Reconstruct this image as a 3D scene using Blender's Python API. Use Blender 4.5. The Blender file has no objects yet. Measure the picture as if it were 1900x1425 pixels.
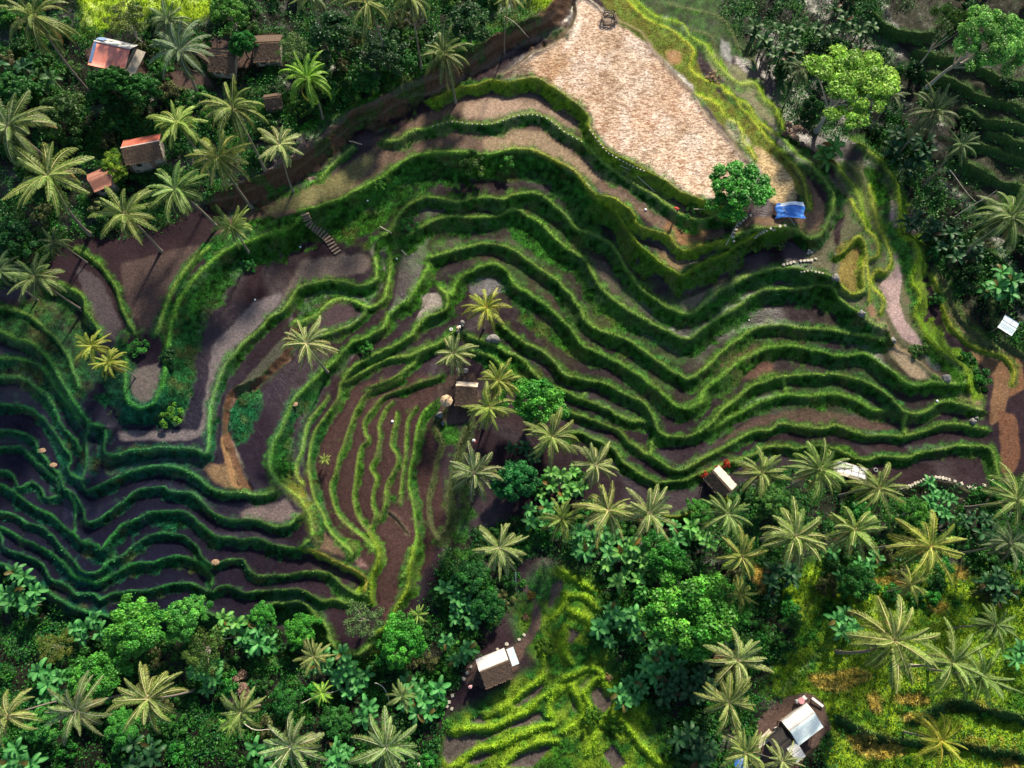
import bpy, bmesh, math, random
import numpy as np
from mathutils import Vector, Matrix
R = math.radians
SC = bpy.context.scene
COL = SC.collection
# ------------------------------------------------------------------ camera
FPX, CU, CV, TILT, CAMH = 1393.0, 950.0, 712.5, R(18), 110.0
cam_d = bpy.data.cameras.new('camera')
cam_d.sensor_width = 36.0
cam_d.lens = 36.0 * FPX / 1900.0
cam_d.clip_start = 1.0
cam_d.clip_end = 20000.0
cam = bpy.data.objects.new('camera', cam_d)
COL.objects.link(cam)
cam.location = (0, 0, CAMH)
cam.rotation_euler = (TILT, 0, 0)
SC.camera = cam
# ------------------------------------------------------------------ light
SUN_EL, SUN_AZ = R(34), R(20)          # azimuth clockwise from +Y (top of the picture)
world = bpy.data.worlds.new('World')
SC.world = world
world.use_nodes = True
wn = world.node_tree
wn.nodes.clear()
sky = wn.nodes.new('ShaderNodeTexSky')
sky.sky_type = 'NISHITA'
sky.sun_disc = False
sky.sun_elevation = SUN_EL
sky.sun_rotation = SUN_AZ
bg = wn.nodes.new('ShaderNodeBackground')
bg.inputs['Strength'].default_value = 0.095
wo = wn.nodes.new('ShaderNodeOutputWorld')
wn.links.new(sky.outputs[0], bg.inputs[0])
wn.links.new(bg.outputs[0], wo.inputs[0])
sl = bpy.data.lights.new('sun', 'SUN')
sl.energy = 5.0
sl.angle = R(4.0)
sl.color = (1.0, 0.89, 0.70)
so = bpy.data.objects.new('sun', sl)
COL.objects.link(so)
sd = Vector((math.sin(SUN_AZ) * math.cos(SUN_EL), math.cos(SUN_AZ) * math.cos(SUN_EL), math.sin(SUN_EL)))
so.rotation_euler = sd.to_track_quat('Z', 'Y').to_euler()
so.location = (0, 0, 80)
SC.view_settings.view_transform = 'Standard'
SC.view_settings.look = 'None'
SC.view_settings.gamma = 1.0
SC.view_settings.exposure = 0.85
SC.cycles.max_bounces = 6
SC.cycles.transparent_max_bounces = 8
# ------------------------------------------------------------------ helpers
CT, ST = math.cos(TILT), math.sin(TILT)
def back(u, v, z):
    """photo pixel + height -> world xy (arrays or floats)"""
    x = (u - CU) / FPX
    y = (CV - v) / FPX
    wy = y * CT + ST
    wz = y * ST - CT
    t = (z - CAMH) / wz
    return x * t, wy * t
def proj(x, y, z):
    dz = z - CAMH
    yc = y * CT + dz * ST
    zc = -y * ST + dz * CT
    return CU + FPX * x / (-zc), CV - FPX * yc / (-zc)
def spline(pts, step=3.0):
    P = np.array(pts, float).reshape(-1, 2)
    P = np.vstack([2 * P[0] - P[1], P, 2 * P[-1] - P[-2]])
    out = []
    for i in range(1, len(P) - 2):
        p0, p1, p2, p3 = P[i - 1], P[i], P[i + 1], P[i + 2]
        n = max(1, int(np.hypot(*(p2 - p1)) / step))
        t = (np.arange(n) / n)[:, None]
        out.append(0.5 * (2 * p1 + (p2 - p0) * t + (2 * p0 - 5 * p1 + 4 * p2 - p3) * t * t + (-p0 + 3 * p1 - 3 * p2 + p3) * t ** 3))
    out.append(P[-2][None])
    return np.vstack(out)
# ------------------------------------------------------------------ terrace edges, read off the photograph
# (kind, drop in m, bank width in px, lip height, points); walking along the points the low side is on the right
LN = []
def ln(kind, drop, w, pts, lip=0.05, rev=False):
    P = np.array(pts, float).reshape(-1, 2)
    if rev: P = P[::-1]
    if kind in 'gG' and drop > .7 and P[:, 0].mean() > 700: drop, w = drop * .88, w * 1.3
    elif kind in 'gG' and drop > .7: drop, w = drop * .95, w * (1.6 if P[:, 1].mean() > 700 and P[:, 0].mean() < 420 else 1.2)
    LN.append((kind, drop, w, lip, spline(P)))
# upper fields
ln('y', 1.5, 17, [800,182,850,166,885,158,925,152,945,156,985,149,1010,156,1040,176,1070,196,1090,216,1093,240,1110,260,1130,282,1170,304,1210,324,1240,343,1265,361,1290,372,1320,380,1370,396])
ln('e', 3.2, 44, [420,352,500,318,568,276,634,218,687,193,766,148,830,118,884,88,950,52,1010,22,1045,-25], 0)
ln('t', 0.3, 6, [925,142,950,130,985,106,1020,88,1050,64,1065,40,1069,15,1066,-20], 0.3, True)
ln('g', 1.2, 15, [713,263,739,260,766,247,803,234,839,227,876,231,913,231,953,218,979,213,1005,216,1024,226,1047,245,1079,263,1100,281,1126,308,1163,331,1203,356,1229,376,1255,395,1295,408,1334,397,1360,398])
ln('g', 0.8, 8, [592,334,621,302,655,274])
ln('G', 2.9, 46, [555,393,595,383,621,376,645,366,680,346,713,326,753,299,792,288,832,284,897,289,953,280,979,281,1005,287,1032,303,1063,318,1084,342,1108,366,1137,372,1155,384], 0.25)
ln('y', 1.3, 14, [1120,366,1163,387,1176,403,1179,416,1195,426,1216,432,1242,442,1247,455,1268,468,1295,460,1321,453,1347,447])
ln('Y', 2.6, 34, [1128,378,1150,402,1166,430,1182,455,1203,471,1229,495,1250,508,1263,513,1279,505,1295,492,1321,482,1347,468,1375,450,1400,437,1425,430,1450,428], 0.25)
ln('g', 1.6, 16, [1345,447,1375,432,1410,424,1450,428,1476,427,1497,444,1516,440,1532,418,1545,388,1547,365,1532,342,1505,310,1479,287,1452,262])
# east side of the big field
ln('t', 0.5, 6, [1387,302,1321,226,1279,168,1242,131,1197,76,1184,58,1145,39,1084,-5], 0.25)
ln('y', 0.5, 8, [1402,297,1379,263,1371,237,1347,218,1331,197,1310,184,1289,176])
ln('y', 0.7, 8, [1499,385,1497,373,1489,329,1466,303,1426,263,1400,230,1374,200,1353,171,1305,147,1281,126,1285,95,1266,74,1242,55,1203,39,1176,16,1160,-5])
ln('y', 0.5, 7, [1440,255,1405,220,1380,190,1340,172])
ln('Y', 1.6, 14, [1452,240,1445,224,1434,200,1416,184,1400,160,1368,155,1334,124,1313,97,1305,84,1281,68,1263,47,1216,32,1179,3])
ln('d', 0.6, 8, [1400,120,1370,90,1355,55,1330,30,1290,20,1240,8])
ln('d', 0.6, 8, [1330,110,1318,70,1290,55,1262,42])
ln('Y', 1.5, 16, [1602,420,1595,374,1584,350,1568,329,1547,308,1520,296])
ln('d', 0.5, 6, [1610,400,1605,374,1600,329,1570,300])
ln('y', 0.6, 7, [1611,561,1611,534,1608,508,1611,484,1626,479,1629,463,1624,442,1603,421,1589,397,1575,370])
ln('y', 0.9, 9, [1632,582,1637,555,1618,534,1616,513,1626,501,1642,506,1653,487,1650,463,1637,437,1624,403,1618,374,1612,345])
ln('y', 0.8, 9, [1547,478,1562,470,1590,442,1602,452,1606,478,1598,505,1601,540,1580,548,1562,535])
ln('t', 0.7, 6, [1547,518,1560,532,1580,548,1600,545])
ln('Y', 2.6, 26, [1797,730,1795,718,1789,689,1768,671,1737,647,1716,624,1700,600,1695,579,1703,547,1692,521,1695,495,1700,468,1689,450,1668,434,1664,389,1661,350,1640,310,1590,270], 0.3)
ln('t', 0.8, 9, [1640,600,1655,640,1690,660,1720,690,1745,705], 0.2, True)
ln('d', 0.4, 6, [1763,487,1789,524,1826,545,1839,582,1847,618,1874,645,1905,662])
ln('d', 0.4, 6, [1758,521,1768,561,1782,592,1811,616,1826,634,1847,642,1850,653])
ln('y', 0.4, 6, [1729,508,1747,555,1758,592,1782,626,1821,650,1861,663,1879,687,1876,713])
# the chevron terraces of the spur
ln('g', 1.6, 20, [713,437,726,424,739,399,766,378,792,368,845,374,884,367,932,373,953,363,987,358,1018,375,1047,399,1071,426,1105,437,1137,457,1153,486,1176,518,1195,540,1229,565,1250,576,1271,583,1295,574,1311,558,1334,539,1363,526,1400,507,1439,497,1479,500,1518,505,1547,518])
ln('g', 1.8, 24, [753,437,779,424,813,408,845,400,871,403,910,403,953,389,979,400,1010,421,1032,445,1058,466,1084,482,1095,503,1108,524,1126,547,1150,566,1179,584,1211,600,1242,618,1276,629,1300,613,1326,595,1361,572,1400,547,1426,539,1479,534,1532,529,1547,533,1557,552,1572,567,1592,580,1616,598,1634,610])
ln('g', 1.3, 16, [800,478,832,468,871,458,910,455,953,466,984,487,1013,508,1037,524,1058,547,1074,571,1084,592,1100,608,1132,621,1163,632,1189,647,1216,668,1242,687,1266,700,1279,703,1311,682,1334,658,1361,637,1400,610,1439,605,1479,608,1532,611,1571,618,1611,624,1640,632])
ln('G', 1.5, 20, [836,548,848,522,870,505,900,494,918,492,939,505,955,529,979,542,1000,558,1021,574,1042,595,1063,621,1079,642,1105,653,1137,668,1174,689,1203,711,1220,724,1237,739,1255,755,1276,758,1295,745,1307,723,1334,703,1362,680,1400,655,1453,642,1505,650,1558,661,1597,656,1618,666,1650,689,1676,708,1703,716,1729,711,1779,713])
ln('g', 1.3, 14, [934,605,953,621,974,639,1005,653,1026,671,1047,697,1084,705,1116,711,1150,729,1189,747,1211,771,1221,797,1239,811,1268,811,1295,803,1321,784,1334,768,1352,750,1387,723,1410,712,1453,700,1505,695,1558,697,1597,706,1637,729,1663,753,1679,766,1703,770,1721,761,1742,747,1768,747,1795,755,1821,760])
ln('G', 1.0, 16, [1312,800,1334,789,1368,767,1400,751,1460,734,1492,737,1545,732,1584,742,1616,758,1642,763])
ln('g', 0.25, 5, [1303,726,1299,742,1296,757])
ln('g', 0.25, 5, [1453,700,1457,718,1460,734])
ln('g', 0.25, 5, [1680,770,1679,790,1680,811])
ln('g', 0.25, 5, [1212,810,1210,830,1206,848])
ln('g', 0.25, 5, [1085,728,1077,742])
ln('g', 0.9, 12, [868,622,900,634,939,653,966,666,987,689,1010,710,1047,726,1079,742,1111,753,1137,766,1168,779,1197,784])
ln('g', 0.9, 12, [872,650,900,660,926,676,955,696,985,715])
ln('g', 1.0, 10, [1032,760,1063,768,1095,779,1124,792,1147,800,1166,818,1189,834,1208,847,1232,863,1253,874,1268,874,1289,860,1311,847,1342,832,1374,813,1400,801,1426,800,1445,789,1466,789,1492,795,1532,795,1550,791,1571,797,1605,808,1637,808,1679,811,1703,805,1729,793,1763,789,1795,792,1829,799])
ln('g', 1.0, 12, [1058,805,1079,803,1095,813,1121,826,1142,837,1155,858,1179,874,1203,887,1221,895,1250,893,1274,892,1295,882,1311,876,1347,861,1387,847,1400,842,1421,829,1453,826,1479,832,1505,829,1547,834,1571,845,1605,855,1629,847,1663,850,1684,850,1711,839,1742,834,1782,829,1821,829,1837,839,1845,863,1850,882])
ln('t', 0.7, 10, [1640,920,1665,915,1692,906,1718,895,1744,892,1768,897,1789,910,1811,915,1838,906,1862,892])
ln('y', 1.6, 14, [1230,957,1263,959,1289,947,1311,932,1350,925])
# stepped left bowl
ln('g', 0.6, 7, [139,463,171,479,197,505,213,529,224,560,237,592,253,621])
ln('G', 2.0, 20, [89,526,126,534,153,555,163,582,179,608,189,629])
ln('G', 2.6, 42, [236,660,233,700,239,742,265,758,290,742,305,700,312,650,323,590,345,540,385,495,422,465,480,442,535,425,560,402], 0.12)
ln('g', 0.4, 8, [290,622,310,560,345,500,390,455])
ln('G', 1.6, 18, [-20,605,0,613,26,629,66,642,92,666,111,700,126,724,137,745,158,771,168,787,190,792])
ln('g', 1.3, 12, [197,797,197,837,208,845,237,839,289,834,355,834,382,845,387,830,387,805,392,753,405,710,421,674,447,645,474,621,503,592,529,574,552,538,582,526,634,524,674,532,698,520,700,498,695,478])
ln('e', 0.9, 12, [458,918,445,895,432,863,421,832,413,805,418,753,432,722,460,712,490,690,524,660,537,625,545,600])
ln('g', 0.8, 11, [597,624,621,616,655,603,679,582,676,570])
ln('g', 0.5, 8, [545,600,563,596,590,582,608,566,629,555,660,560,676,572], 0.1, True)
ln('g', 0.9, 10, [660,560,687,572,710,556,720,530,726,500,728,478])
ln('G', 1.4, 20, [580,992,571,950,552,922,522,900,503,878,500,850,508,825,522,800,533,770,547,743,562,724,587,702,621,671,639,650,660,634,687,624,713,608,726,582,760,550,787,513,797,489])
ln('g', 1.2, 13, [650,1034,653,1024,629,1003,608,979,597,950,582,924,574,884,574,847,579,818,589,792,608,766,626,739,632,714,650,690,680,668,726,645,760,626,771,608,792,589,826,576,828,550,813,532])
ln('g', 0.9, 10, [687,718,726,703,760,682,782,655,813,640,845,613])
ln('g', 0.8, 10, [640,712,687,684,718,666,766,658,805,642], 0.12)
ln('g', 0.8, 8, [695,1018,674,997,655,984,629,958,616,926,612,900,621,879,629,845,639,818,650,787,661,758,679,731,713,718,747,703])
ln('g', 0.9, 9, [686,988,674,976,661,955,655,926,658,895,661,863,668,832,682,816,676,805,676,779,692,758,713,736,766,716,818,697])
ln('g', 0.7, 8, [686,984,695,958,689,937,692,911,697,889,687,868,697,847,703,813,703,787,713,761,729,745])
ln('g', 0.8, 8, [703,965,713,932,716,900,729,874,737,847,724,824,732,787,735,765])
ln('g', 0.4, 6, [742,935,744,890,750,850,752,815,756,780,772,755])
ln('g', 0.4, 6, [560,900,548,870,560,840,566,810,572,785,592,758,610,735])
ln('G', 0.9, 14, [745,1075,764,1040,772,1000,768,960,764,930,757,897,760,868,768,832,774,792,785,765,800,750])
ln('t', 0.3, 6, [722,948,738,962,752,980,760,990], 0.15)
ln('d', 0.6, 8, [811,1003,800,979,792,932,803,880,806,858,816,824,811,787,825,760])
ln('d', 1.6, 22, [815,1000,829,963,826,924,836,880,845,847,866,792])
ln('Y', 1.2, 12, [690,1120,688,1080,701,1045,702,1020,692,1000,684,988], 0.3)
ln('Y', 2.2, 22, [700,1175,726,1155,739,1126,756,1092,762,1050,768,1016])
ln('y', 1.2, 12, [568,1018,608,1034,645,1053,679,1074,674,1098])
ln('g', 1.1, 10, [163,790,163,818,163,858,158,879,153,895,164,908,195,897,224,882,263,871,303,866,342,874,368,889,395,908,432,916,458,918,487,919,510,912])
ln('g', 1.0, 10, [-20,752,0,750,39,750,63,758,84,776,100,797,116,821,134,847,130,871,137,884,157,888])
ln('g', 1.1, 10, [-20,797,0,797,32,800,61,813,76,837,100,866,113,884,121,905,142,921,155,942,163,968,179,966,205,945,237,924,263,908,303,903,316,911,350,913,374,932,400,953,434,964,474,966,505,976,535,974,555,958])
ln('g', 0.8, 8, [-20,829,0,829,39,829,58,847,84,871,103,889,111,912])
ln('g', 0.8, 8, [-20,868,0,871,26,882,39,905,61,892,79,905,89,924,113,921])
ln('G', 1.2, 13, [-20,892,0,897,26,913,53,932,92,953,118,974,142,992,158,1005,184,1010,192,1018,205,997,226,976,258,963,284,950,316,947,347,950,374,971,400,992,434,1000,474,1000,520,1012,556,1014,574,1002])
ln('g', 0.25, 5, [128,915,139,940,142,965,143,990])
ln('g', 1.0, 10, [-20,942,0,947,32,958,53,971,87,984,113,1010,134,1037,153,1058,184,1058,205,1039,232,1026,253,1008,284,992,316,992,347,997,368,1016,379,1037,395,1045,421,1037,453,1039,466,1060,495,1068,555,1063,597,1061,613,1064,634,1082,661,1100,680,1108])
ln('G', 1.0, 10, [-20,968,0,976,34,995,68,1010,97,1026,118,1047,139,1068,163,1076,184,1079,211,1063,250,1045,284,1045,311,1034,347,1034,382,1053,396,1068,395,1085])
ln('g', 1.0, 10, [-5,985,5,997,13,1018,53,1032,79,1045,88,1062,97,1076,126,1087,142,1100,174,1103,187,1113,205,1103,237,1097,276,1095,316,1082,355,1082,389,1097,408,1087,434,1087,455,1100,503,1095,542,1092,568,1097,595,1113,621,1111,645,1121])
ln('g', 2.4, 22, [-20,1035,13,1050,53,1071,92,1100,132,1124,184,1142,240,1150,300,1140,368,1134,408,1145,461,1155,480,1140,503,1120,555,1117,582,1137,603,1161,613,1189,629,1208,655,1216,679,1208,695,1185])
# shaded eastern hillside
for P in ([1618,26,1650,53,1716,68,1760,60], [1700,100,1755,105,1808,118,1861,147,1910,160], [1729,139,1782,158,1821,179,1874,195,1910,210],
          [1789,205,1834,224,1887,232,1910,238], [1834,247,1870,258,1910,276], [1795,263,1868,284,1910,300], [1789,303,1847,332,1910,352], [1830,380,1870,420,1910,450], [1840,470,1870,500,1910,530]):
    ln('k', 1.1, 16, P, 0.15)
# mossy bunds of the lower paddies
for P in ([900,1330,934,1316,966,1290,1000,1262,1010,1240,1005,1210], [840,1360,871,1352,905,1352,940,1338,980,1318,1012,1290,1040,1275],
          [850,1422,880,1396,920,1385,960,1368,1000,1352,1030,1345], [930,1422,960,1398,1000,1378,1035,1375], [1018,1330,1022,1300,1045,1275],
          [1058,1268,1075,1300,1083,1325,1060,1345,1040,1360], [1042,1260,1070,1248,1095,1238,1112,1248,1135,1285], [1082,1290,1095,1268,1112,1256],
          [1084,1292,1098,1325,1105,1360,1090,1400], [1105,1345,1140,1330,1165,1350,1190,1385,1230,1420], [1050,1100,1040,1130,1025,1150],
          [1050,1105,1080,1105,1100,1120,1108,1130], [1052,1130,1080,1145,1098,1158], [1040,1060,1075,1080,1110,1098], [1050,1160,1045,1200,1060,1230]):
    ln('m', 0.3, 12, P, 0.32)
ln('k', 1.5, 20, [1700,1330,1760,1300,1830,1310,1910,1330], 0.2)
ln('k', 1.2, 18, [1560,1330,1620,1360,1700,1372,1800,1380,1910,1400], 0.2)
ln('G', 0.9, 16, [-20,664,0,665,30,664,53,667,79,682,98,706,112,728,128,750,146,782])
ln('g', 0.7, 14, [-20,700,20,700,50,706,78,726,98,752,118,790,140,815,152,838])
ln('g', 0.6, 14, [-20,565,20,572,60,590,100,625,128,668,150,720])
# ------------------------------------------------------------------ height field of the valley
GS = 2.5                                   # grid step in photo pixels
U0, V0, U1, V1 = -80.0, -80.0, 1980.0, 1505.0
NX, NY = int((U1 - U0) / GS) + 1, int((V1 - V0) / GS) + 1
gu = U0 + GS * np.arange(NX)
gv = V0 + GS * np.arange(NY)
GU, GV = np.meshgrid(gu, gv)
rs = np.random.RandomState(7)
def up(g, ny, nx):
    """cubic-smooth upsampling of a small random grid"""
    h, w = g.shape
    y = np.linspace(0, h - 1.001, ny); x = np.linspace(0, w - 1.001, nx)
    yi, xi = y.astype(int), x.astype(int)
    fy, fx = y - yi, x - xi
    fy, fx = (fy * fy * (3 - 2 * fy))[:, None], (fx * fx * (3 - 2 * fx))[None]
    a, b = g[yi][:, xi], g[yi][:, xi + 1]
    c, d = g[yi + 1][:, xi], g[yi + 1][:, xi + 1]
    return (a * (1 - fx) + b * fx) * (1 - fy) + (c * (1 - fx) + d * fx) * fy
def vnoise(px, oct=3, seed=0):
    r = np.random.RandomState(seed)
    out = 0; amp = 1; tot = 0
    for o in range(oct):
        s = px / 2 ** o
        out = out + amp * up(r.rand(int((V1 - V0) / s) + 3, int((U1 - U0) / s) + 3), NY, NX)
        tot += amp; amp *= 0.55
    return out / tot                       # 0..1
def blur(a, px):
    s = px / GS
    if s < 0.3: return a
    fy, fx = np.fft.fftfreq(a.shape[0] * 2), np.fft.rfftfreq(a.shape[1] * 2)
    m = np.block([[a, a[:, ::-1]], [a[::-1], a[::-1, ::-1]]])
    k = np.exp(-2 * (np.pi * s) ** 2 * (fy[:, None] ** 2 + fx[None] ** 2))
    return np.fft.irfft2(np.fft.rfft2(m) * k, m.shape)[:a.shape[0], :a.shape[1]]
def poly(pts, soft=4):
    P = np.array(pts, float).reshape(-1, 2)
    u0, v0 = P.min(0) - 1; u1, v1 = P.max(0) + 1
    i0, i1 = max(0, int((u0 - U0) / GS)), min(NX, int((u1 - U0) / GS) + 2)
    j0, j1 = max(0, int((v0 - V0) / GS)), min(NY, int((v1 - V0) / GS) + 2)
    m = np.zeros((NY, NX))
    if i1 <= i0 or j1 <= j0: return m
    X, Y = GU[j0:j1, i0:i1], GV[j0:j1, i0:i1]
    ins = np.zeros(X.shape, bool)
    for k in range(len(P)):
        x1, y1 = P[k - 1]; x2, y2 = P[k]
        if y1 == y2: continue
        c = ((y1 > Y) != (y2 > Y)) & (X < (x2 - x1) * (Y - y1) / (y2 - y1) + x1)
        ins ^= c
    m[j0:j1, i0:i1] = ins
    return blur(m, soft) if soft else m
# wobble the trace a little so the banks are not drafted
WU, WV = (vnoise(26, 3, 11) - 0.5) * 8.0, (vnoise(26, 3, 12) - 0.5) * 8.0
WS = 1 - .65 * poly([560,680,850,680,860,1000,760,1100,560,1000], 20)
XU, XV = GU + WU * WS, GV + WV * WS
RG = vnoise(11, 3, 81)
WN = [vnoise(48, 2, 70 + q) for q in range(4)]
gx, gy = np.zeros((NY, NX)), np.zeros((NY, NX))       # wanted slope per px
PXM = 12.0
bank = {k: np.zeros((NY, NX)) for k in 'gGyYedtkm'}
lipm = np.zeros((NY, NX)); lipc = {k: np.zeros((NY, NX)) for k in 'gGyYedtkm'}
foot = np.zeros((NY, NX))
fringe = np.zeros((NY, NX))
for kind, drop, w, lip, P in LN:
    mg = w + 14
    u0, v0 = P.min(0) - mg; u1, v1 = P.max(0) + mg
    i0, i1 = max(0, int((u0 - U0) / GS)), min(NX, int((u1 - U0) / GS) + 2)
    j0, j1 = max(0, int((v0 - V0) / GS)), min(NY, int((v1 - V0) / GS) + 2)
    sh = (j1 - j0, i1 - i0)
    D = np.full(sh, 1e9); S = np.zeros(sh); NXa = np.zeros(sh); NYa = np.zeros(sh)
    X, Y = XU[j0:j1, i0:i1], XV[j0:j1, i0:i1]
    n = len(P) - 1
    for k in range(n):
        ax, ay = P[k]; bx, by = P[k + 1]
        a0, a1 = max(0, int((min(ax, bx) - mg - U0) / GS) - i0), int((max(ax, bx) + mg - U0) / GS) + 2 - i0
        b0, b1 = max(0, int((min(ay, by) - mg - V0) / GS) - j0), int((max(ay, by) + mg - V0) / GS) + 2 - j0
        if a1 <= a0 or b1 <= b0: continue
        x, y = X[b0:b1, a0:a1], Y[b0:b1, a0:a1]
        if x.size == 0: continue
        dx, dy = bx - ax, by - ay
        L2 = dx * dx + dy * dy + 1e-9
        t = ((x - ax) * dx + (y - ay) * dy) / L2
        tc = np.clip(t, 0, 1)
        qx, qy = x - ax - tc * dx, y - ay - tc * dy
        d = np.hypot(qx, qy)
        if k == 0: d = np.where(t < 0, d + 1000, d)
        if k == n - 1: d = np.where(t > 1, d + 1000, d)
        L = math.sqrt(L2)
        nx_, ny_ = -dy / L, dx / L
        s = qx * nx_ + qy * ny_
        sub = D[b0:b1, a0:a1]
        c = d < sub
        sub[c] = d[c]
        S[b0:b1, a0:a1][c] = np.where(s[c] >= 0, 1, -1)
        NXa[b0:b1, a0:a1][c] = nx_; NYa[b0:b1, a0:a1][c] = ny_
    sd_ = D * S
    wv = w * (0.40 + 1.15 * WN[int(w * 7 + drop * 13) % 4][j0:j1, i0:i1])
    t = sd_ / wv
    m = (t > 0) & (t < 1) & (D < 500)
    g = np.where(m, drop / wv * 3.75 * np.sqrt(np.abs(t)) * (1 - t), 0)
    gx[j0:j1, i0:i1] -= g * NXa; gy[j0:j1, i0:i1] -= g * NYa
    near = D < 500
    bk = np.where(near, np.clip((sd_ + 2.5) / 3, 0, 1) * np.clip((wv * (0.45 + 1.0 * RG[j0:j1, i0:i1]) + 3 - sd_) / 4, 0, 1), 0)
    bank[kind][j0:j1, i0:i1] = np.maximum(bank[kind][j0:j1, i0:i1], bk)
    lw = 3.2 if kind in 'gydt' else 4.0
    if kind == 'm': lw = 7.0 * (0.5 + 1.0 * WN[1][j0:j1, i0:i1])
    lp = np.where(near, np.exp(-((sd_ + 0.3) / lw) ** 2), 0)
    lipc[kind][j0:j1, i0:i1] = np.maximum(lipc[kind][j0:j1, i0:i1], lp)
    lipm[j0:j1, i0:i1] = np.maximum(lipm[j0:j1, i0:i1], lp * lip)
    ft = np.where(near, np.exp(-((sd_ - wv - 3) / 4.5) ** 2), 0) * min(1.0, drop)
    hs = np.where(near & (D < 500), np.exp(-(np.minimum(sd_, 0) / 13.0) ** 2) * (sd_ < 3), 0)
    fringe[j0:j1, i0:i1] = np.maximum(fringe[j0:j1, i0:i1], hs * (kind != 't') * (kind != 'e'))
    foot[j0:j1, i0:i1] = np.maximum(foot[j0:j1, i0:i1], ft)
# broad slopes under the woods
def ramp(pts, sx, sy, soft=25):
    m = poly(pts, soft)
    return m * sx / PXM, m * sy / PXM
F_TL = [-200,-200,1035,-200,1035,0,950,45,884,82,766,140,634,208,540,290,430,345,350,400,240,440,120,440,60,520,-200,590]
F_TR = [1340,-200,1340,40,1420,110,1470,240,1600,260,1690,380,1730,480,1800,600,1860,640,2200,700,2200,-200]
F_BR = [860,990,960,960,1100,930,1180,965,1250,985,1320,960,1345,925,1390,890,1430,872,1500,865,1560,895,1620,905,1660,914,1700,903,1740,892,1790,908,1840,903,1880,890,2200,880,2200,1800,1260,1800,1230,1380,1160,1300,1110,1180,1090,1060,980,1030,900,1100]
F_BL = [-200,1080,60,1110,180,1165,400,1170,520,1160,600,1215,680,1235,760,1180,830,1010,900,1000,960,1100,870,1230,820,1320,800,1800,-200,1800]
for pts, sx, sy in ((F_TL, -0.05, -0.16), (F_TR, 0.16, -0.10), (F_BR, 0.04, 0.10), (F_BL, -0.02, 0.06)):
    a, b = ramp(pts, sx, sy)
    gx += a; gy += b
# least-squares integration (cosine transform)
def integrate(gx, gy):
    fx = 0.5 * (gx[:, 1:] + gx[:, :-1]) * GS; fy = 0.5 * (gy[1:] + gy[:-1]) * GS
    div = np.zeros((NY, NX))
    div[:, :-1] += fx; div[:, 1:] -= fx
    div[:-1] += fy; div[1:] -= fy
    m = np.block([[div, div[:, ::-1]], [div[::-1], div[::-1, ::-1]]])
    F = np.fft.rfft2(m)
    ky = 2 - 2 * np.cos(2 * np.pi * np.fft.fftfreq(2 * NY)); kx = 2 - 2 * np.cos(2 * np.pi * np.fft.rfftfreq(2 * NX))
    k = ky[:, None] + kx[None]; k[0, 0] = 1
    F = F / (-k); F[0, 0] = 0
    return np.fft.irfft2(F, m.shape)[:NY, :NX]
Z = integrate(gx, gy)
def cell(u, v): return int(round((v - V0) / GS)), int(round((u - U0) / GS))
Z -= Z[cell(1250, 915)]
Z += lipm
ZS = blur(Z, 9)
# ------------------------------------------------------------------ what grows or lies where (own colours, with some shade and light painted in)
def C(r, g, b): return np.array([r, g, b])
mud, tan_, pale = C(.023, .0135, .018), C(.20, .13, .085), C(.58, .445, .335)
n1, n2, n3 = vnoise(90, 4, 21), vnoise(14, 3, 22), vnoise(7, 2, 23)
n4 = vnoise(30, 3, 24); n5 = vnoise(5.2, 1, 25)
def n4_(q): return vnoise(120, 3, q)
A = np.ones((NY, NX, 3)) * mud
lev = np.interp(blur(Z, 10), np.linspace(Z.min(), Z.max(), 90), np.random.RandomState(5).rand(90)) * .6 + .4 * np.interp(blur(Z, 10), np.linspace(Z.min(), Z.max(), 40), np.random.RandomState(6).rand(40))
pond = np.clip((lev - .55) * 3, 0, .55)
A *= (0.45 + 0.6 * n1[..., None] + 0.55 * lev[..., None]) * np.stack([0.92 + .3 * n4_(31), np.ones((NY, NX)), 1.18 - .35 * n4_(31)], -1)
gr = np.zeros((NY, NX)); stub = np.clip((n4 - .45) * 2, 0, .45)
def paint(m, c, k=1.0):
    global A
    m = np.clip(m * k, 0, 1)[..., None]
    A = A * (1 - m) + np.asarray(c) * m
def setm(a, m, val):
    return a * (1 - m) + val * m
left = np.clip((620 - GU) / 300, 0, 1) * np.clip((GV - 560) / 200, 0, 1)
A = A * (1 - left[..., None]) + left[..., None] * C(.006, .006, .018) * (0.75 + 0.5 * n1[..., None])  # lower-left shade put into the mud as a darker, bluer base colour
ol = poly([700,330,1000,330,1250,560,1640,600,1700,760,1400,760,1200,720,1060,700,880,500,700,480], 40) * np.clip((n1 - .25) * 1.8, 0, .75)
A = A * (1 - ol[..., None]) + ol[..., None] * C(.040, .042, .017) * (.6 + .8 * n2[..., None])
# flats with their own soil, one with a painted sheen
def flat(pts, c, soft=6, st=0.0, g=0.0, po=0.0, rag=0.5):
    global gr, stub, pond
    m = poly(pts, soft)
    if rag: m = np.clip((m - 0.5 + (n2 - 0.5) * rag) * 3 + 0.5, 0, 1) * (m > 0.02)
    paint(m, c); gr = setm(gr, m, g); stub = setm(stub, m, st); pond = setm(pond, m, po)
    return m
flat([600,330,713,263,760,225,850,180,940,172,1040,190,1090,240,1160,310,1240,370,1340,400,1345,445,1250,450,1170,385,1100,345,1000,285,900,285,780,285,700,325,640,370,500,410,380,440,480,370,560,350], C(.12, .08, .058), 6, 0.3)
flat([860,190,935,178,1000,190,1060,225,1080,250,1040,240,990,215,900,225,850,222], C(.30, .21, .155), 14, 0.1)
flat([890,250,960,240,1010,245,1060,280,1120,330,1100,340,1040,300,1000,280,900,282], C(.26, .19, .12), 8, 0.4)
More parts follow.
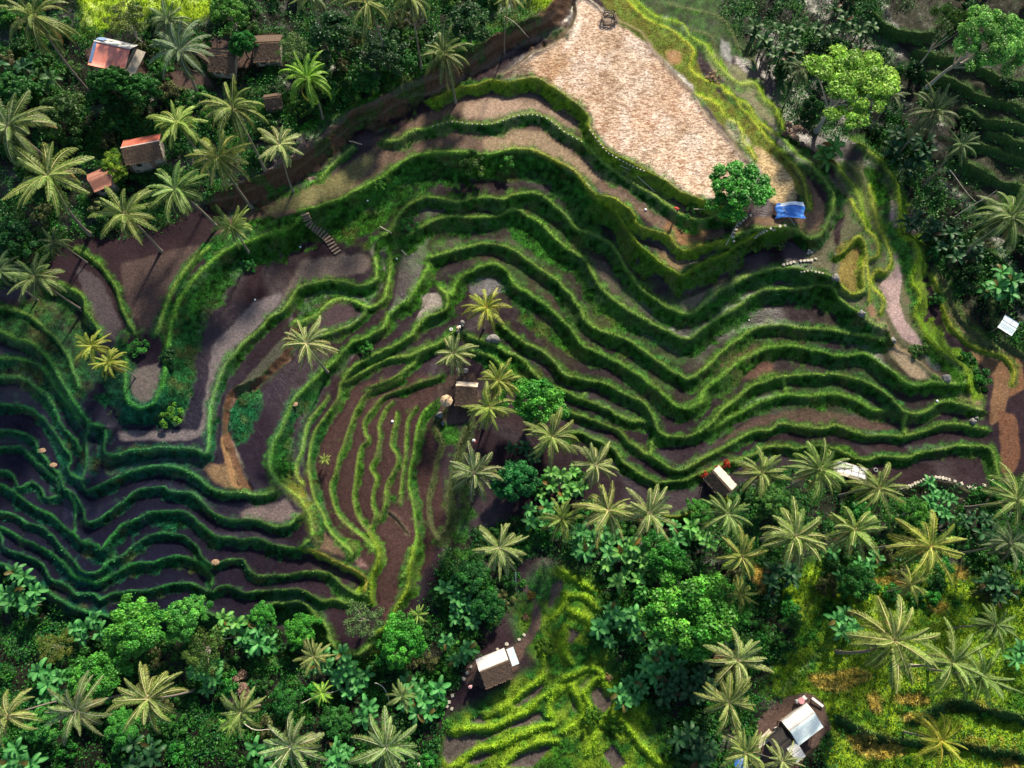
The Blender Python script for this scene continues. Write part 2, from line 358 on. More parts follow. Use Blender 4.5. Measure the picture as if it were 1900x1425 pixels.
flat([610,330,690,280,700,300,640,360,560,388,470,405,520,372], C(.15, .14, .06), 8, 0.3)
flat([1245,400,1320,425,1310,455,1265,460,1225,430], C(.20, .11, .05), 10, 0.4)
flat([1215,462,1270,480,1285,495,1260,505,1220,485], C(.20, .14, .07), 8, 0.4)
for p in ([1340,650,1420,640,1440,690,1390,705,1340,690],): flat(p, C(.12, .06, .045), 12, 0.3)
flat([1270,860,1400,775,1500,755,1600,775,1680,800,1600,800,1480,790,1400,795,1300,845], C(.085, .048, .042), 5, 0.35)
flat([1260,560,1300,545,1400,498,1450,490,1400,508,1300,572,1270,580], C(.15, .11, .085), 3)
flat([790,460,850,440,950,445,1010,490,950,470,850,466], C(.085, .066, .052), 4)
flat([1085,470,1130,490,1180,570,1230,605,1180,590,1130,545,1100,500], C(.075, .062, .045), 4, 0.2)
flat([560,480,690,470,690,505,600,520,520,555], C(.115, .088, .076), 8)
flat([350,820,225,815,215,800,370,800,395,640,470,560,530,540,500,590,420,670,385,800], C(.125, .105, .108), 6)  # pale damp sheen painted in as a lighter soil colour
flat([220,490,380,450,340,500,310,580,285,620,260,610,235,560], C(.066, .044, .040), 6, 0.1)
flat([135,490,190,520,215,580,240,640,190,620,160,560], C(.062, .050, .054), 6, 0.1)
flat([243,690,300,670,292,735,262,752,243,730], C(.10, .085, .08), 5, 0.1)
flat([440,720,530,620,545,640,520,690,470,730,440,750], C(.055, .055, .040), 5)
flat([440,950,530,925,552,955,530,972,450,962], C(.14, .105, .10), 6, 0.1)
flat([575,960,640,1020,650,1040,580,1015], C(.14, .095, .06), 8, 0.2)
flat([655,990,690,1020,690,1060,660,1050], C(.17, .10, .09), 8, 0.1)
flat([705,1060,755,1000,750,1090,710,1165], C(.12, .065, .055), 8, 0.2)
flat([375,860,440,865,455,915,400,900], C(.17, .11, .06), 8, 0.1)
flat([408,812,425,800,450,900,462,918,430,900], C(.26, .15, .07), 4)
flat([780,545,815,545,822,570,770,600,785,560], C(.30, .25, .22), 3)
flat([870,525,900,512,940,520,945,540,905,548,872,545], C(.16, .15, .16), 3, 0.6)
flat([560,900,600,780,640,720,760,690,815,700,800,780,830,960,790,1060,700,1160,690,1060,600,960], C(.048, .025, .023), 10, 0.2)
flat([850,440,950,450,1050,540,1090,640,1010,600,930,520,880,500], C(.045, .034, .022), 10, .2)
# the big harvested field and its neighbours
BIGF = [1075,-40,1084,0,1145,44,1184,62,1197,80,1242,135,1279,172,1321,230,1387,306,1400,345,1370,360,1320,366,1290,366,1262,355,1210,318,1170,298,1130,276,1100,240,1096,215,1070,190,1040,170,1010,150,985,144,930,148,925,142,990,108,1050,68,1070,30,1072,-40]
mb = flat(BIGF, pale, 2, 1.0, rag=0)
paint(poly([960,140,1010,110,1060,95,1075,150,1050,175,1010,148], 14) * (0.4 + n4), C(.30, .17, .07), 0.9)
paint(poly([1120,60,1160,70,1150,120,1110,130], 12) * (n4 + 0.3), C(.30, .19, .10), 0.8)
paint(poly([920,140,985,115,990,140,950,150], 6), C(.13, .10, .07), 0.9)
paint(np.clip((n4_(51) - .45) * 4, 0, 1) * mb, C(.42, .26, .16), .55)
paint(np.clip((n4 - .58) * 5, 0, 1) * mb, C(.30, .19, .11), .6)
paint(np.clip((vnoise(40, 3, 52) - .6) * 6, 0, 1) * mb, C(.62, .53, .45), .7)
paint(poly([1060,60,1080,20,1085,10,1075,60,1060,90,1040,100], 4), C(.75, .65, .56), 0.8)
paint(poly([1165,60,1200,90,1215,115,1190,110,1160,75], 8), C(.6, .52, .45), 0.7)
flat([1100,-20,1170,-20,1200,40,1280,80,1310,150,1400,235,1480,330,1495,370,1400,300,1330,220,1280,150,1200,80,1150,45], C(.26, .23, .035), 5, 0.6, 0.62)
flat([1230,90,1265,95,1262,120,1240,118], C(.30, .18, .08), 6, 0.5)
flat([1395,265,1430,285,1470,330,1480,372,1440,380,1425,370,1415,320,1390,280], C(.48, .36, .19), 6, 0.8)
flat([1350,210,1400,270,1380,275,1345,235], C(.42, .38, .28), 6, 0.8)
flat([1380,130,1330,100,1300,85,1320,130,1400,200,1440,240,1440,225], C(.22, .20, .12), 5, 0.4, 0.2)
flat([1450,290,1500,330,1530,380,1530,430,1505,442,1440,430,1350,445,1370,400,1450,405,1495,385,1490,340], C(.165, .10, .062), 5)
flat([1510,450,1550,400,1550,470,1540,520,1490,480], C(.14, .13, .075), 6, 0.3)
flat([1190,-40,1300,-40,1420,40,1400,110,1330,100,1240,50,1190,10], C(.050, .062, .035), 8, 0.1, 0.45)
for p in ([1218,22,1240,28,1252,40,1232,38],[1258,50,1285,54,1290,66,1268,64],[1335,62,1352,80,1362,112,1355,126,1340,105],[1318,30,1332,40,1330,48,1318,42]):
    flat(p, C(.20, .20, .19), 4, 0, 0, .12, rag=1.3)
# eastern water channel and paddies
flat([1545,300,1600,300,1650,350,1665,420,1680,500,1690,590,1740,650,1790,700,1780,720,1700,700,1650,660,1620,600,1560,560,1545,520,1560,440,1570,380,1550,330], C(.12, .115, .065), 6, 0.2, 0.1)
flat([1640,375,1661,370,1668,410,1667,450,1672,480,1674,520,1668,560,1680,595,1700,620,1714,640,1700,644,1672,625,1652,590,1638,555,1630,535,1645,512,1655,480,1650,450,1640,415,1633,395], C(.36, .25, .23), 3, 0, 0, 0.25, rag=0.2)
flat([1715,655,1735,665,1750,685,1740,690,1722,675], C(.26, .21, .19), 3, 0, 0, 0.4, rag=0.2)
flat([1562,450,1585,442,1600,455,1603,485,1595,505,1597,540,1580,545,1560,530,1552,510,1562,490,1548,470], C(.27, .20, .055), 4, 0.5, 0.2)
flat([1605,560,1625,570,1640,620,1670,660,1650,650,1615,600], C(.26, .15, .09), 4)
flat([1590,575,1640,600,1690,670,1740,710,1690,700,1640,640], C(.30, .23, .15), 6, 0.3)
flat([1690,470,1705,500,1695,570,1678,560,1676,500], C(.13, .10, .06), 5)
flat([1721,508,1765,490,1830,545,1845,620,1880,660,1895,700,1875,720,1850,700,1790,640,1745,570], C(.125, .105, .05), 6, 0.2, 0.1)
flat([1790,545,1825,550,1835,600,1820,610,1800,590], C(.26, .15, .035), 10, 0.3)
flat([1785,640,1830,665,1870,670,1878,710,1860,780,1835,790,1840,740,1845,700,1810,665], C(.17, .095, .05), 4, 0.3)
flat([1850,655,1892,665,1905,720,1870,740,1880,690], C(.18, .09, .045), 4, 0.3)
flat([1850,760,1885,770,1895,850,1880,878,1857,880,1856,820], C(.15, .07, .04), 4, 0.3)
flat([1780,725,1820,735,1825,790,1810,760,1770,745], C(.24, .19, .10), 6, 0.4)
# green slopes
def grass(pts, soft=8, k=1.0, rag=0.8):
    global gr
    m = poly(pts, soft)
    m = np.clip((m - 0.5 + (n2 - 0.5) * rag) * 2.5 + 0.5, 0, 1) * (m > 0.02) * k
    gr = np.maximum(gr, m)
    return m
grass([315,640,345,560,395,505,470,462,500,480,430,525,392,585,368,640,358,720,338,788,232,788,224,745,260,775,300,755], 8, .95)
grass([400,405,470,362,560,335,655,274,620,310,592,340,520,368,440,400]); grass([370,455,460,405,558,398,610,440,585,450,520,440,440,470,380,500])
grass([600,400,680,352,760,300,900,292,1000,290,1090,345,1100,380,1000,340,880,330,800,345,700,430,650,455,620,440])
grass([550,560,590,530,690,540,720,520,700,560,650,550,600,565,560,600])
grass([430,740,480,715,485,760,455,820,430,840,425,780]); grass([505,830,545,800,550,850,545,890,520,900,500,860])
grass([930,395,1000,400,1030,440,1060,470,1050,510,1000,480,950,440]); grass([970,560,1010,600,1060,640,1070,660,1020,640,960,590])
grass([140,1010,160,1000,195,1020,190,1035,165,1045,145,1030]); grass([270,955,330,950,360,980,330,990,290,985])
grass([1110,560,1180,610,1260,650,1290,640,1285,655,1210,640,1130,600]); grass([300,560,340,540,380,530,350,640,320,740,300,740])
grass([720,905,735,900,735,930,720,945]); grass([650,455,715,430,740,470,700,470]); grass([1590,280,1650,330,1660,420,1690,440,1700,520,1730,640,1800,700,1840,760,1800,740,1720,660,1690,560])
grass([40,560,100,530,190,620,170,720,150,760,60,650,0,610,-40,600], 12, 0.7)
grass([880,625,940,640,990,690,1010,715,960,705,910,680]); grass([805,770,830,775,860,790,850,830,815,830,800,800]); grass([840,860,850,940,835,1000,870,1010,880,950,860,880])
grass([170,830,190,850,180,890,165,880]); grass([190,850,400,845,370,870,300,860,200,885], 5, 0.6)
flat([600,570,640,560,670,575,660,595,610,620,580,625], C(.055, .035, .04), 4)
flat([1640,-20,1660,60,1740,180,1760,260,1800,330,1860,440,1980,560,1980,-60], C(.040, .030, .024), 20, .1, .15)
# forest floor
for pts in (F_TL, F_TR, F_BR, F_BL):
    m = poly(pts, 10)
    m = np.clip((m - 0.5 + (n4 - 0.5) * 0.6) * 3 + 0.5, 0, 1) * (m > 0.02)
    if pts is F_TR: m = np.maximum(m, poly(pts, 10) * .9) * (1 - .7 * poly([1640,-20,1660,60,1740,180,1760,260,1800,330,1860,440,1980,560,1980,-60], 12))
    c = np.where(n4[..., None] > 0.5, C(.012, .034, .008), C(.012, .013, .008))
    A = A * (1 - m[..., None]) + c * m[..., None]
    gr = setm(gr, m, 0); stub = setm(stub, m, 0)
    gr = np.maximum(gr, m * np.clip((n4 - 0.5) * 5, 0, 0.8))
fence_y = [550,300,700,200,860,100,940,40,1040,-30,1055,20,960,60,860,120,700,205,600,265]
grass([540,240,700,170,850,80,900,20,1045,-40,1055,-10,950,48,830,112,700,185,580,262], 8)
grass([140,-30,250,-30,400,-30,390,40,300,35,230,60,150,50], 10)
m = poly([140,-60,400,-60,400,30,330,40,290,20,230,55,150,55], 10); yel = m * 1.0
m = poly([980,-60,1055,-60,1052,10,1020,35,990,20], 8); yel = np.maximum(yel, m)
# hillside behind the ravine, bottom right, with straw-coloured patches
mgr = grass([1400,1080,1540,1040,1900,1060,1980,1100,1980,1505,1520,1505,1540,1350,1450,1300,1400,1270,1500,1180], 25)
straw = np.zeros((NY, NX))
for p in ([1495,1255,1530,1245,1600,1238,1625,1255,1590,1275,1550,1288,1515,1275],[1600,1285,1630,1290,1640,1330,1615,1320],[1655,1290,1680,1285,1730,1295,1725,1310,1660,1305],
          [1660,1325,1700,1320,1740,1325,1730,1345,1680,1340],[1745,1300,1775,1295,1800,1320,1760,1320],[1570,1365,1620,1360,1670,1375,1690,1400,1640,1410,1580,1395],[1610,1070,1680,1065,1690,1090,1620,1085],
          [1770,1050,1800,1055,1800,1080,1765,1070],[1780,1370,1830,1368,1830,1385,1785,1390],[1850,1385,1885,1380,1880,1395],[1720,1115,1760,1120,1760,1140,1725,1140],[1395,1030,1420,1060,1440,1110,1400,1100],
          [1800,1290,1830,1300,1820,1325,1805,1310],[1860,1405,1890,1400,1895,1430,1860,1430]):
    m = poly(p, 4); straw = np.maximum(straw, np.clip((m - 0.5 + (n2 - 0.5) * 0.8) * 3 + 0.5, 0, 1) * (m > 0.02))
m = np.clip((n2 - 0.62) * 8, 0, 1) * poly([1540,1050,1900,1050,1900,1440,1540,1440], 20); straw = np.maximum(straw, m * 0.7)
straw = np.clip(blur(straw, 3) * (0.45 + 1.3 * n3), 0, 1)
gr = gr * (1 - straw * .75); paint(straw, C(.44, .32, .08) * (.5 + n3[..., None]))
# mossy lower paddies
MOS = [945,1120,1000,1050,1060,1040,1110,1080,1110,1150,1140,1240,1200,1300,1260,1400,1280,1505,800,1505,830,1330,880,1310,1000,1230,960,1180]
m = poly(MOS, 8); gr = np.maximum(gr, m * 0.95)
sink = np.zeros((NY, NX))
for p in ([871,1337,895,1326,922,1316,928,1326,900,1343,880,1345],[826,1366,850,1356,882,1362,905,1360,934,1346,979,1327,1005,1322,1013,1335,985,1345,945,1352,905,1372,871,1392,850,1405,832,1420,822,1400],
          [863,1420,873,1400,918,1388,915,1402,884,1420],[935,1425,960,1398,990,1386,1026,1384,1008,1404,985,1425],[945,1308,975,1282,1015,1268,995,1292,962,1312],
          [1095,1287,1111,1274,1132,1290,1137,1308,1124,1321,1108,1321],[1074,1276,1094,1252,1100,1259,1084,1280],[1058,1278,1070,1303,1072,1325,1063,1320],[1047,1185,1056,1163,1078,1174,1060,1197],
          [1016,1129,1024,1082,1045,1076,1042,1103,1032,1129],[1120,1400,1137,1380,1163,1418,1140,1430],[1008,1240,1018,1225,1022,1240,1012,1255],[880,1250,890,1262,905,1268,895,1280,882,1270]):
    m = poly(p, 2.5); sink = np.maximum(sink, np.clip((m - 0.5 + (n2 - 0.5) * 0.5) * 3 + 0.5, 0, 1) * (m > 0.02))
gr = gr * (1 - sink); paint(sink, C(.075, .062, .055)); stub = np.maximum(stub, sink * 0.45)
Z -= blur(sink, 3) * 0.45
mossy = poly(MOS, 10)
# trodden yards
YARD = np.zeros((NY, NX))
for p in ([1405,1335,1445,1300,1465,1290,1500,1283,1530,1305,1545,1350,1500,1400,1480,1440,1420,1440,1400,1390],[862,1240,885,1222,930,1205,960,1195,985,1160,990,1120,965,1090,975,1080,1005,1130,1000,1170,975,1205,960,1245,900,1265,880,1275,862,1268],
          [815,700,880,690,895,760,850,790,815,780],[1320,870,1345,862,1365,905,1340,925,1310,905],[345,80,520,60,525,110,400,140],[150,90,260,90,280,140,200,160],[250,140,380,130,400,160,300,180],[170,320,240,290,280,300,190,350]):
    YARD = np.maximum(YARD, np.clip((poly(p, 5) - 0.5 + (n2 - 0.5) * 0.7) * 3 + 0.5, 0, 1) * (poly(p, 5) > 0.02))
paint(YARD, C(.085, .055, .045)); gr = gr * (1 - YARD)
# banks on top
notf = 1 - np.maximum.reduce([poly(F_BR, 4), poly(F_BL, 4)]) * 0.6
for k, c in (('e', C(.085, .045, .026)), ('t', C(.13, .10, .06))):
    m = bank[k]
    if k == 'e': m = np.clip(m * 1.3 - np.clip((n4 - .48) * 5, 0, 1) - np.clip((n2 - .5) * 2, 0, .5), 0, 1); gr = np.maximum(gr, bank[k] * .75)
    gr = gr * (1 - m); paint(m, c); stub = stub * (1 - m)
for k in 'gGyYdkm':
    m = np.clip(bank[k] * (1.8 - 1.35 * n2 - 0.5 * n3), 0, 1)
    gr = np.maximum(gr, m); stub = stub * (1 - m); pond = pond * (1 - m)
fanm = np.maximum(poly([590,720,690,690,850,690,830,850,830,990,760,1010,640,1000,560,900], 15), poly([-80,720,160,760,250,870,560,1000,680,1110,300,1130,-80,1030], 15))
fringe *= (1 - .8 * fanm)
fr = np.clip((fringe - 0.30 + (n2 - 0.5) * 0.9) * 1.6, 0, 0.7); gr = np.maximum(gr, fr)
weed = np.clip((n1 - 0.42) * 3 + (n2 - 0.5), 0, 0.55) * poly([700, 350, 1000, 350, 1250, 560, 1600, 600, 1650, 760, 1300, 760, 1100, 700, 880, 500, 700, 480], 30)
gr = np.maximum(gr, weed * (1 - stub))
gcol = np.ones((NY, NX, 3)) * C(.030, .125, .013)
gcol = gcol + fr[..., None] * C(.025, .045, .008)
gcol = gcol * (1 - left[..., None]) + left[..., None] * C(.006, .078, .032)  # same lower-left shade put into the grass colour
gcol = gcol * np.clip(0.15 + 1.1 * n2 + 1.6 * (n3 - .5) + .5 * (n1 - .5), .2, 1.9)[..., None]
drift = n4_(41)[..., None]
gcol = gcol * (1 + (drift - .5) * np.array([.9, .3, -.5]) * 1.6)
dryg = np.clip((n4 - 0.55) * 4, 0, 1)[..., None]
gcol = gcol * (1 - 0.5 * dryg) + 0.5 * dryg * C(.10, .10, .03)
yellowness = np.clip(np.maximum.reduce([bank['y'] * np.clip(n3 * 1.2, 0, 1), bank['Y'] * .35 * n2, bank['Y'] * .55 * poly([1200, -40, 1340, -40, 1460, 200, 1700, 300, 1760, 600, 1840, 760, 1560, 700, 1500, 300, 1200, 50], 8), yel, mossy * np.clip((n4 - .4) * 2.5, 0, .9), mgr * np.clip((n4 - .25) * 2.2, 0, .9)]), 0, 1)[..., None]
gcol = gcol * (1 - yellowness) + yellowness * (C(.15, .25, .014) + np.clip(yel + mgr * .35, 0, 1)[..., None] * C(.14, .16, .005)) * (0.7 + 0.6 * n2[..., None])  # bottom-right hillside grass brightened in its colour to look sunlit
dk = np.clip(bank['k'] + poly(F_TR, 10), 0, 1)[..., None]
gcol = gcol * (1 - dk) + dk * C(.034, .085, .020) * (0.7 + 0.6 * n2[..., None])  # eastern slope's shade put into a darker grass colour
gcol = gcol * (1 - .0)
dd = bank['d'][..., None] * 0.7
gcol = gcol * (1 - dd) + dd * C(.07, .08, .035) * (0.7 + 0.6 * n2[..., None])
for k, c, s in (('g', C(.17, .30, .045), 1.3), ('G', C(.14, .30, .035), 1.15), ('y', C(.30, .34, .03), 1.0), ('Y', C(.20, .30, .018), .9), ('m', C(.22, .36, .02), 1.2), ('d', C(.10, .095, .045), .6), ('k', C(.085, .14, .035), .9)):
    cc = c * (1 - left[..., None] * np.array([.72, .30, -.2]))  # lip colours shifted towards the painted lower-left shade
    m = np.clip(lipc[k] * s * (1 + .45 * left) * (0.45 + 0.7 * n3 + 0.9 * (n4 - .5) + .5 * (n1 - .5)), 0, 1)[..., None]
    gcol = gcol * (1 - m) + cc * m
fo = np.clip(fanm * poly([560,680,850,680,860,1000,560,1000], 15) * np.maximum(lipc['g'], lipc['y']) * .75, 0, 1)[..., None]
gcol = gcol * (1 - fo) + fo * C(.10, .145, .028) * (.6 + .8 * n2[..., None])
yl2 = np.clip(lipc['G'] * poly([930, 270, 1130, 270, 1200, 380, 1130, 400, 1000, 320], 14) * (.5 + n3), 0, 1)[..., None]
gcol = gcol * (1 - yl2) + yl2 * C(.22, .26, .025)
yb = np.clip(poly([560,900,600,900,720,1000,720,1120,670,1110,560,1000], 12) * lipc['y'] + poly([560,860,520,900,590,1000,580,940], 8) * 0.5, 0, 1)[..., None]
gcol = gcol * (1 - yb * 0.7) + yb * 0.7 * C(.30, .26, .05)
G3 = np.clip(gr, 0, 1)[..., None]
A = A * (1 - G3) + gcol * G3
foot_shade = foot * (1 - np.clip(bank['g'] + bank['G'], 0, 1) * 0.5) * (1 - np.clip(gr, 0, 1))
A = A * (1 - 0.35 * foot_shade[..., None])  # shade at the bank foot painted by darkening the soil there
A *= (0.86 + 0.28 * n5[..., None])
A = np.clip(A, 0.002, 0.9)
rg = np.clip(gr, 0, 1)
rs2 = np.random.RandomState(3)
Z += rg * ((vnoise(9, 2, 31) - 0.5) * 0.20 + (rs2.rand(NY, NX) - 0.5) * 0.07) + (1 - rg) * (vnoise(12, 2, 32) - 0.5) * 0.05
Z += np.clip(bank['e'], 0, 1) * (vnoise(24, 4, 33) - 0.5) * 1.5
Z += stub * (rs2.rand(NY, NX) - 0.5) * 0.05
for m in (poly(F_TL, 12), poly(F_TR, 12), poly(F_BL, 12), poly(F_BR, 12)):
    Z += m * (vnoise(40, 3, 34) - 0.5) * 1.4 * (1 - YARD)
WX, WY = back(GU, GV, ZS)
def ground(x, y):
    """height of the terrain under a world point"""
    x = np.asarray(x, float); y = np.asarray(y, float)
    z = np.zeros_like(x)
    for _ in range(8):
        u, v = proj(x, y, z)
        i = np.clip((u - U0) / GS, 0, NX - 1.001); j = np.clip((v - V0) / GS, 0, NY - 1.001)
        ii, jj = i.astype(int), j.astype(int)
        z = ZS[jj, ii]
    fi, fj = i - ii, j - jj
    return (Z[jj, ii] * (1 - fi) + Z[jj, ii + 1] * fi) * (1 - fj) + (Z[jj + 1, ii] * (1 - fi) + Z[jj + 1, ii + 1] * fi) * fj
def at(u, v, h=0.0):
    """world point seen at photo pixel (u, v) standing h above the terrain"""
    z = 0.0
    for _ in range(12):
        x, y = back(u, v, z + h)
        z = 0.5 * z + 0.5 * float(ground(x, y))
    return Vector((float(x), float(y), z))          # foot point on the ground
def mesh_obj(name, V, F, mats, col=None, extra=None, parent=None, smooth=False, midx=None):
    V = np.asarray(V, np.float32); F = np.asarray(F, np.int32)
    me = bpy.data.meshes.new(name)
    me.vertices.add(len(V)); me.vertices.foreach_set('co', V.ravel())
    k = F.shape[1]
    me.loops.add(F.size); me.loops.foreach_set('vertex_index', F.ravel())
    me.polygons.add(len(F)); me.polygons.foreach_set('loop_start', np.arange(0, F.size, k, dtype=np.int32))
    me.polygons.foreach_set('loop_total', np.full(len(F), k, np.int32))
    if smooth: me.polygons.foreach_set('use_smooth', np.ones(len(F), bool))
    if midx is not None: me.polygons.foreach_set('material_index', np.asarray(midx, np.int32))
    me.update(calc_edges=True)
    if col is not None:
        a = me.attributes.new('col', 'FLOAT_COLOR', 'POINT')
        c4 = np.ones((len(V), 4), np.float32); c4[:, :3] = col
        a.data.foreach_set('color', c4.ravel())
    for n, arr in (extra or {}).items():
        a = me.attributes.new(n, 'FLOAT', 'POINT'); a.data.foreach_set('value', np.asarray(arr, np.float32).ravel())
    for m in (mats if isinstance(mats, (list, tuple)) else [mats]): me.materials.append(m)
    o = bpy.data.objects.new(name, me)
    COL.objects.link(o)
    if parent is not None: o.parent = parent
    return o
# ------------------------------------------------------------------ materials
class NT:
    def __init__(s, name):
        s.m = bpy.data.materials.new(name); s.m.use_nodes = True
        s.t = s.m.node_tree; s.b = s.t.nodes['Principled BSDF']
    def n(s, typ, **kw):
        x = s.t.nodes.new(typ)
        for k, v in kw.items():
            if k in x.inputs.keys(): x.inputs[k].default_value = v
            else: setattr(x, k, v)
        return x
    def l(s, a, b): s.t.links.new(a, b)
def terrain_mat():
    T = NT('terrain_soil_and_grass')
    at_ = T.n('ShaderNodeAttribute', attribute_name='col'); gra = T.n('ShaderNodeAttribute', attribute_name='grass')
    stu = T.n('ShaderNodeAttribute', attribute_name='stubble'); pon = T.n('ShaderNodeAttribute', attribute_name='pond')
    tc = T.n('ShaderNodeTexCoord')
    n1 = T.n('ShaderNodeTexNoise', Scale=3.2, Detail=4.0, Roughness=0.7); T.l(tc.outputs['Object'], n1.inputs['Vector'])
    n2 = T.n('ShaderNodeTexNoise', Scale=1.1, Detail=6.0, Roughness=0.75); T.l(tc.outputs['Object'], n2.inputs['Vector'])
    r1 = T.n('ShaderNodeMapRange'); r1.inputs[1].default_value = 0.3; r1.inputs[2].default_value = 0.72; r1.inputs[3].default_value = 0.62; r1.inputs[4].default_value = 1.42
    T.l(n1.outputs[0], r1.inputs[0])
    mu = T.n('ShaderNodeVectorMath', operation='SCALE'); T.l(at_.outputs['Color'], mu.inputs[0]); T.l(r1.outputs[0], mu.inputs['Scale'])
    # stubble: short cut straw lying over dark earth
    mp = T.n('ShaderNodeMapping'); mp.inputs['Scale'].default_value = (1.3, 3.2, 1); mp.inputs['Rotation'].default_value = (0, 0, 0.15); T.l(tc.outputs['Object'], mp.inputs['Vector'])
    ns = T.n('ShaderNodeTexNoise', Scale=1.0, Detail=3.0, Roughness=0.65, Distortion=1.2); T.l(mp.outputs[0], ns.inputs['Vector'])
    rs_ = T.n('ShaderNodeMapRange'); rs_.inputs[1].default_value = 0.47; rs_.inputs[2].default_value = 0.55; T.l(ns.outputs[0], rs_.inputs[0])
    nb = T.n('ShaderNodeTexNoise', Scale=0.11, Detail=4.0, Roughness=0.6); T.l(tc.outputs['Object'], nb.inputs['Vector'])
    rb = T.n('ShaderNodeValToRGB'); rb.color_ramp.elements[0].position = 0.42; rb.color_ramp.elements[0].color = (.34, .27, .23, 1)
    rb.color_ramp.elements[1].position = 0.62; rb.color_ramp.elements[1].color = (.44, .25, .16, 1); T.l(nb.outputs[0], rb.inputs[0])
    sm = T.n('ShaderNodeMath', operation='MULTIPLY'); T.l(rs_.outputs[0], sm.inputs[0]); T.l(stu.outputs['Fac'], sm.inputs[1])
    sm2 = T.n('ShaderNodeMath', operation='MULTIPLY'); T.l(sm.outputs[0], sm2.inputs[0]); sm2.inputs[1].default_value = 0.85
    dkk = T.n('ShaderNodeMix', data_type='RGBA', blend_type='MULTIPLY'); T.l(sm2.outputs[0], dkk.inputs[0]); T.l(mu.outputs[0], dkk.inputs[6]); T.l(rb.outputs[0], dkk.inputs[7])
    # fine grass blades colour break-up
    n3 = T.n('ShaderNodeTexNoise', Scale=7.0, Detail=2.0, Roughness=0.6); T.l(tc.outputs['Object'], n3.inputs['Vector'])
    r3 = T.n('ShaderNodeMapRange'); r3.inputs[1].default_value = 0.35; r3.inputs[2].default_value = 0.68; r3.inputs[3].default_value = 0.55; r3.inputs[4].default_value = 1.6; T.l(n3.outputs[0], r3.inputs[0])
    g2 = T.n('ShaderNodeMix', data_type='FLOAT'); T.l(gra.outputs['Fac'], g2.inputs[0]); fk = T.n('ShaderNodeTexNoise', Scale=5.5, Detail=3.0, Roughness=0.8); T.l(tc.outputs['Object'], fk.inputs['Vector'])
    fr_ = T.n('ShaderNodeMapRange'); fr_.inputs[1].default_value = 0.56; fr_.inputs[2].default_value = 0.70; fr_.inputs[3].default_value = 0.9; fr_.inputs[4].default_value = 1.9; T.l(fk.outputs[0], fr_.inputs[0]); T.l(fr_.outputs[0], g2.inputs[2]); T.l(r3.outputs[0], g2.inputs[3])
    m2 = T.n('ShaderNodeVectorMath', operation='SCALE'); T.l(dkk.outputs[2], m2.inputs[0]); T.l(g2.outputs[0], m2.inputs['Scale'])
    T.l(m2.outputs[0], T.b.inputs['Base Color'])
    # wet patches: glossier mud
    rr = T.n('ShaderNodeMapRange'); rr.inputs[1].default_value = 0.42; rr.inputs[2].default_value = 0.60; rr.inputs[3].default_value = 0.9; rr.inputs[4].default_value = 0.50; T.l(n2.outputs[0], rr.inputs[0])
    rg = T.n('ShaderNodeMix', data_type='FLOAT'); T.l(gra.outputs['Fac'], rg.inputs[0]); T.l(rr.outputs[0], rg.inputs[2]); rg.inputs[3].default_value = 0.95
    rp = T.n('ShaderNodeMix', data_type='FLOAT'); T.l(pon.outputs['Fac'], rp.inputs[0]); T.l(rg.outputs[0], rp.inputs[2]); rp.inputs[3].default_value = 0.12
    T.l(rp.outputs[0], T.b.inputs['Roughness'])
    sp = T.n('ShaderNodeMapRange'); sp.inputs[3].default_value = 0.10; sp.inputs[4].default_value = 0.6; T.l(pon.outputs['Fac'], sp.inputs[0]); T.l(sp.outputs[0], T.b.inputs['Specular IOR Level'])
    bm = T.n('ShaderNodeBump', Strength=0.55, Distance=0.12); T.l(n1.outputs[0], bm.inputs['Height']); T.l(bm.outputs[0], T.b.inputs['Normal'])
    return T.m
M_TER = terrain_mat()
idx = np.arange(NX * NY).reshape(NY, NX)
V = np.stack([WX, WY, Z], -1).reshape(-1, 3)
Fq = np.stack([idx[1:, :-1], idx[1:, 1:], idx[:-1, 1:], idx[:-1, :-1]], -1).reshape(-1, 4)
# apron out to the horizon
per = np.concatenate([idx[0, :], idx[1:, -1], idx[-1, -2::-1], idx[-2:0:-1, 0]])
cen = V[per].copy(); ctr = np.array([0, 30.0])
rings = [per]; Vs = [V]; Cs = [A.reshape(-1, 3)]; Fs = [Fq]; base = len(V)
apc = C(.022, .048, .014)
for f, dz in ((1.06, -2), (1.15, -4), (1.35, -6.0), (2.0, -6.0), (4.0, -4), (10.0, 0), (40.0, 0)):
    q = cen.copy(); q[:, :2] = ctr + (cen[:, :2] - ctr) * f
    q[:, 2] = cen[:, 2] * max(0, 1 - (f - 1) * 1.5) + dz + np.sin(np.arange(len(per)) * 0.05) * (f - 1) * 0.7
    cur = np.arange(len(per)) + base
    prev = rings[-1]
    Fs.append(np.stack([prev, np.roll(prev, -1), np.roll(cur, -1), cur], -1))
    Vs.append(q); Cs.append(np.ones((len(per), 3)) * apc); rings.append(cur); base += len(per)
na = base - len(V)
def ext(a): return np.concatenate([a.ravel(), np.zeros(na)])
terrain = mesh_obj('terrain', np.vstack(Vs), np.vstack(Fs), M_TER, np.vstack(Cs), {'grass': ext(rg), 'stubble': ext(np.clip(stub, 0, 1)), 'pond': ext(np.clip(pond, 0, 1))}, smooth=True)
terrain['kind'] = 'structure'
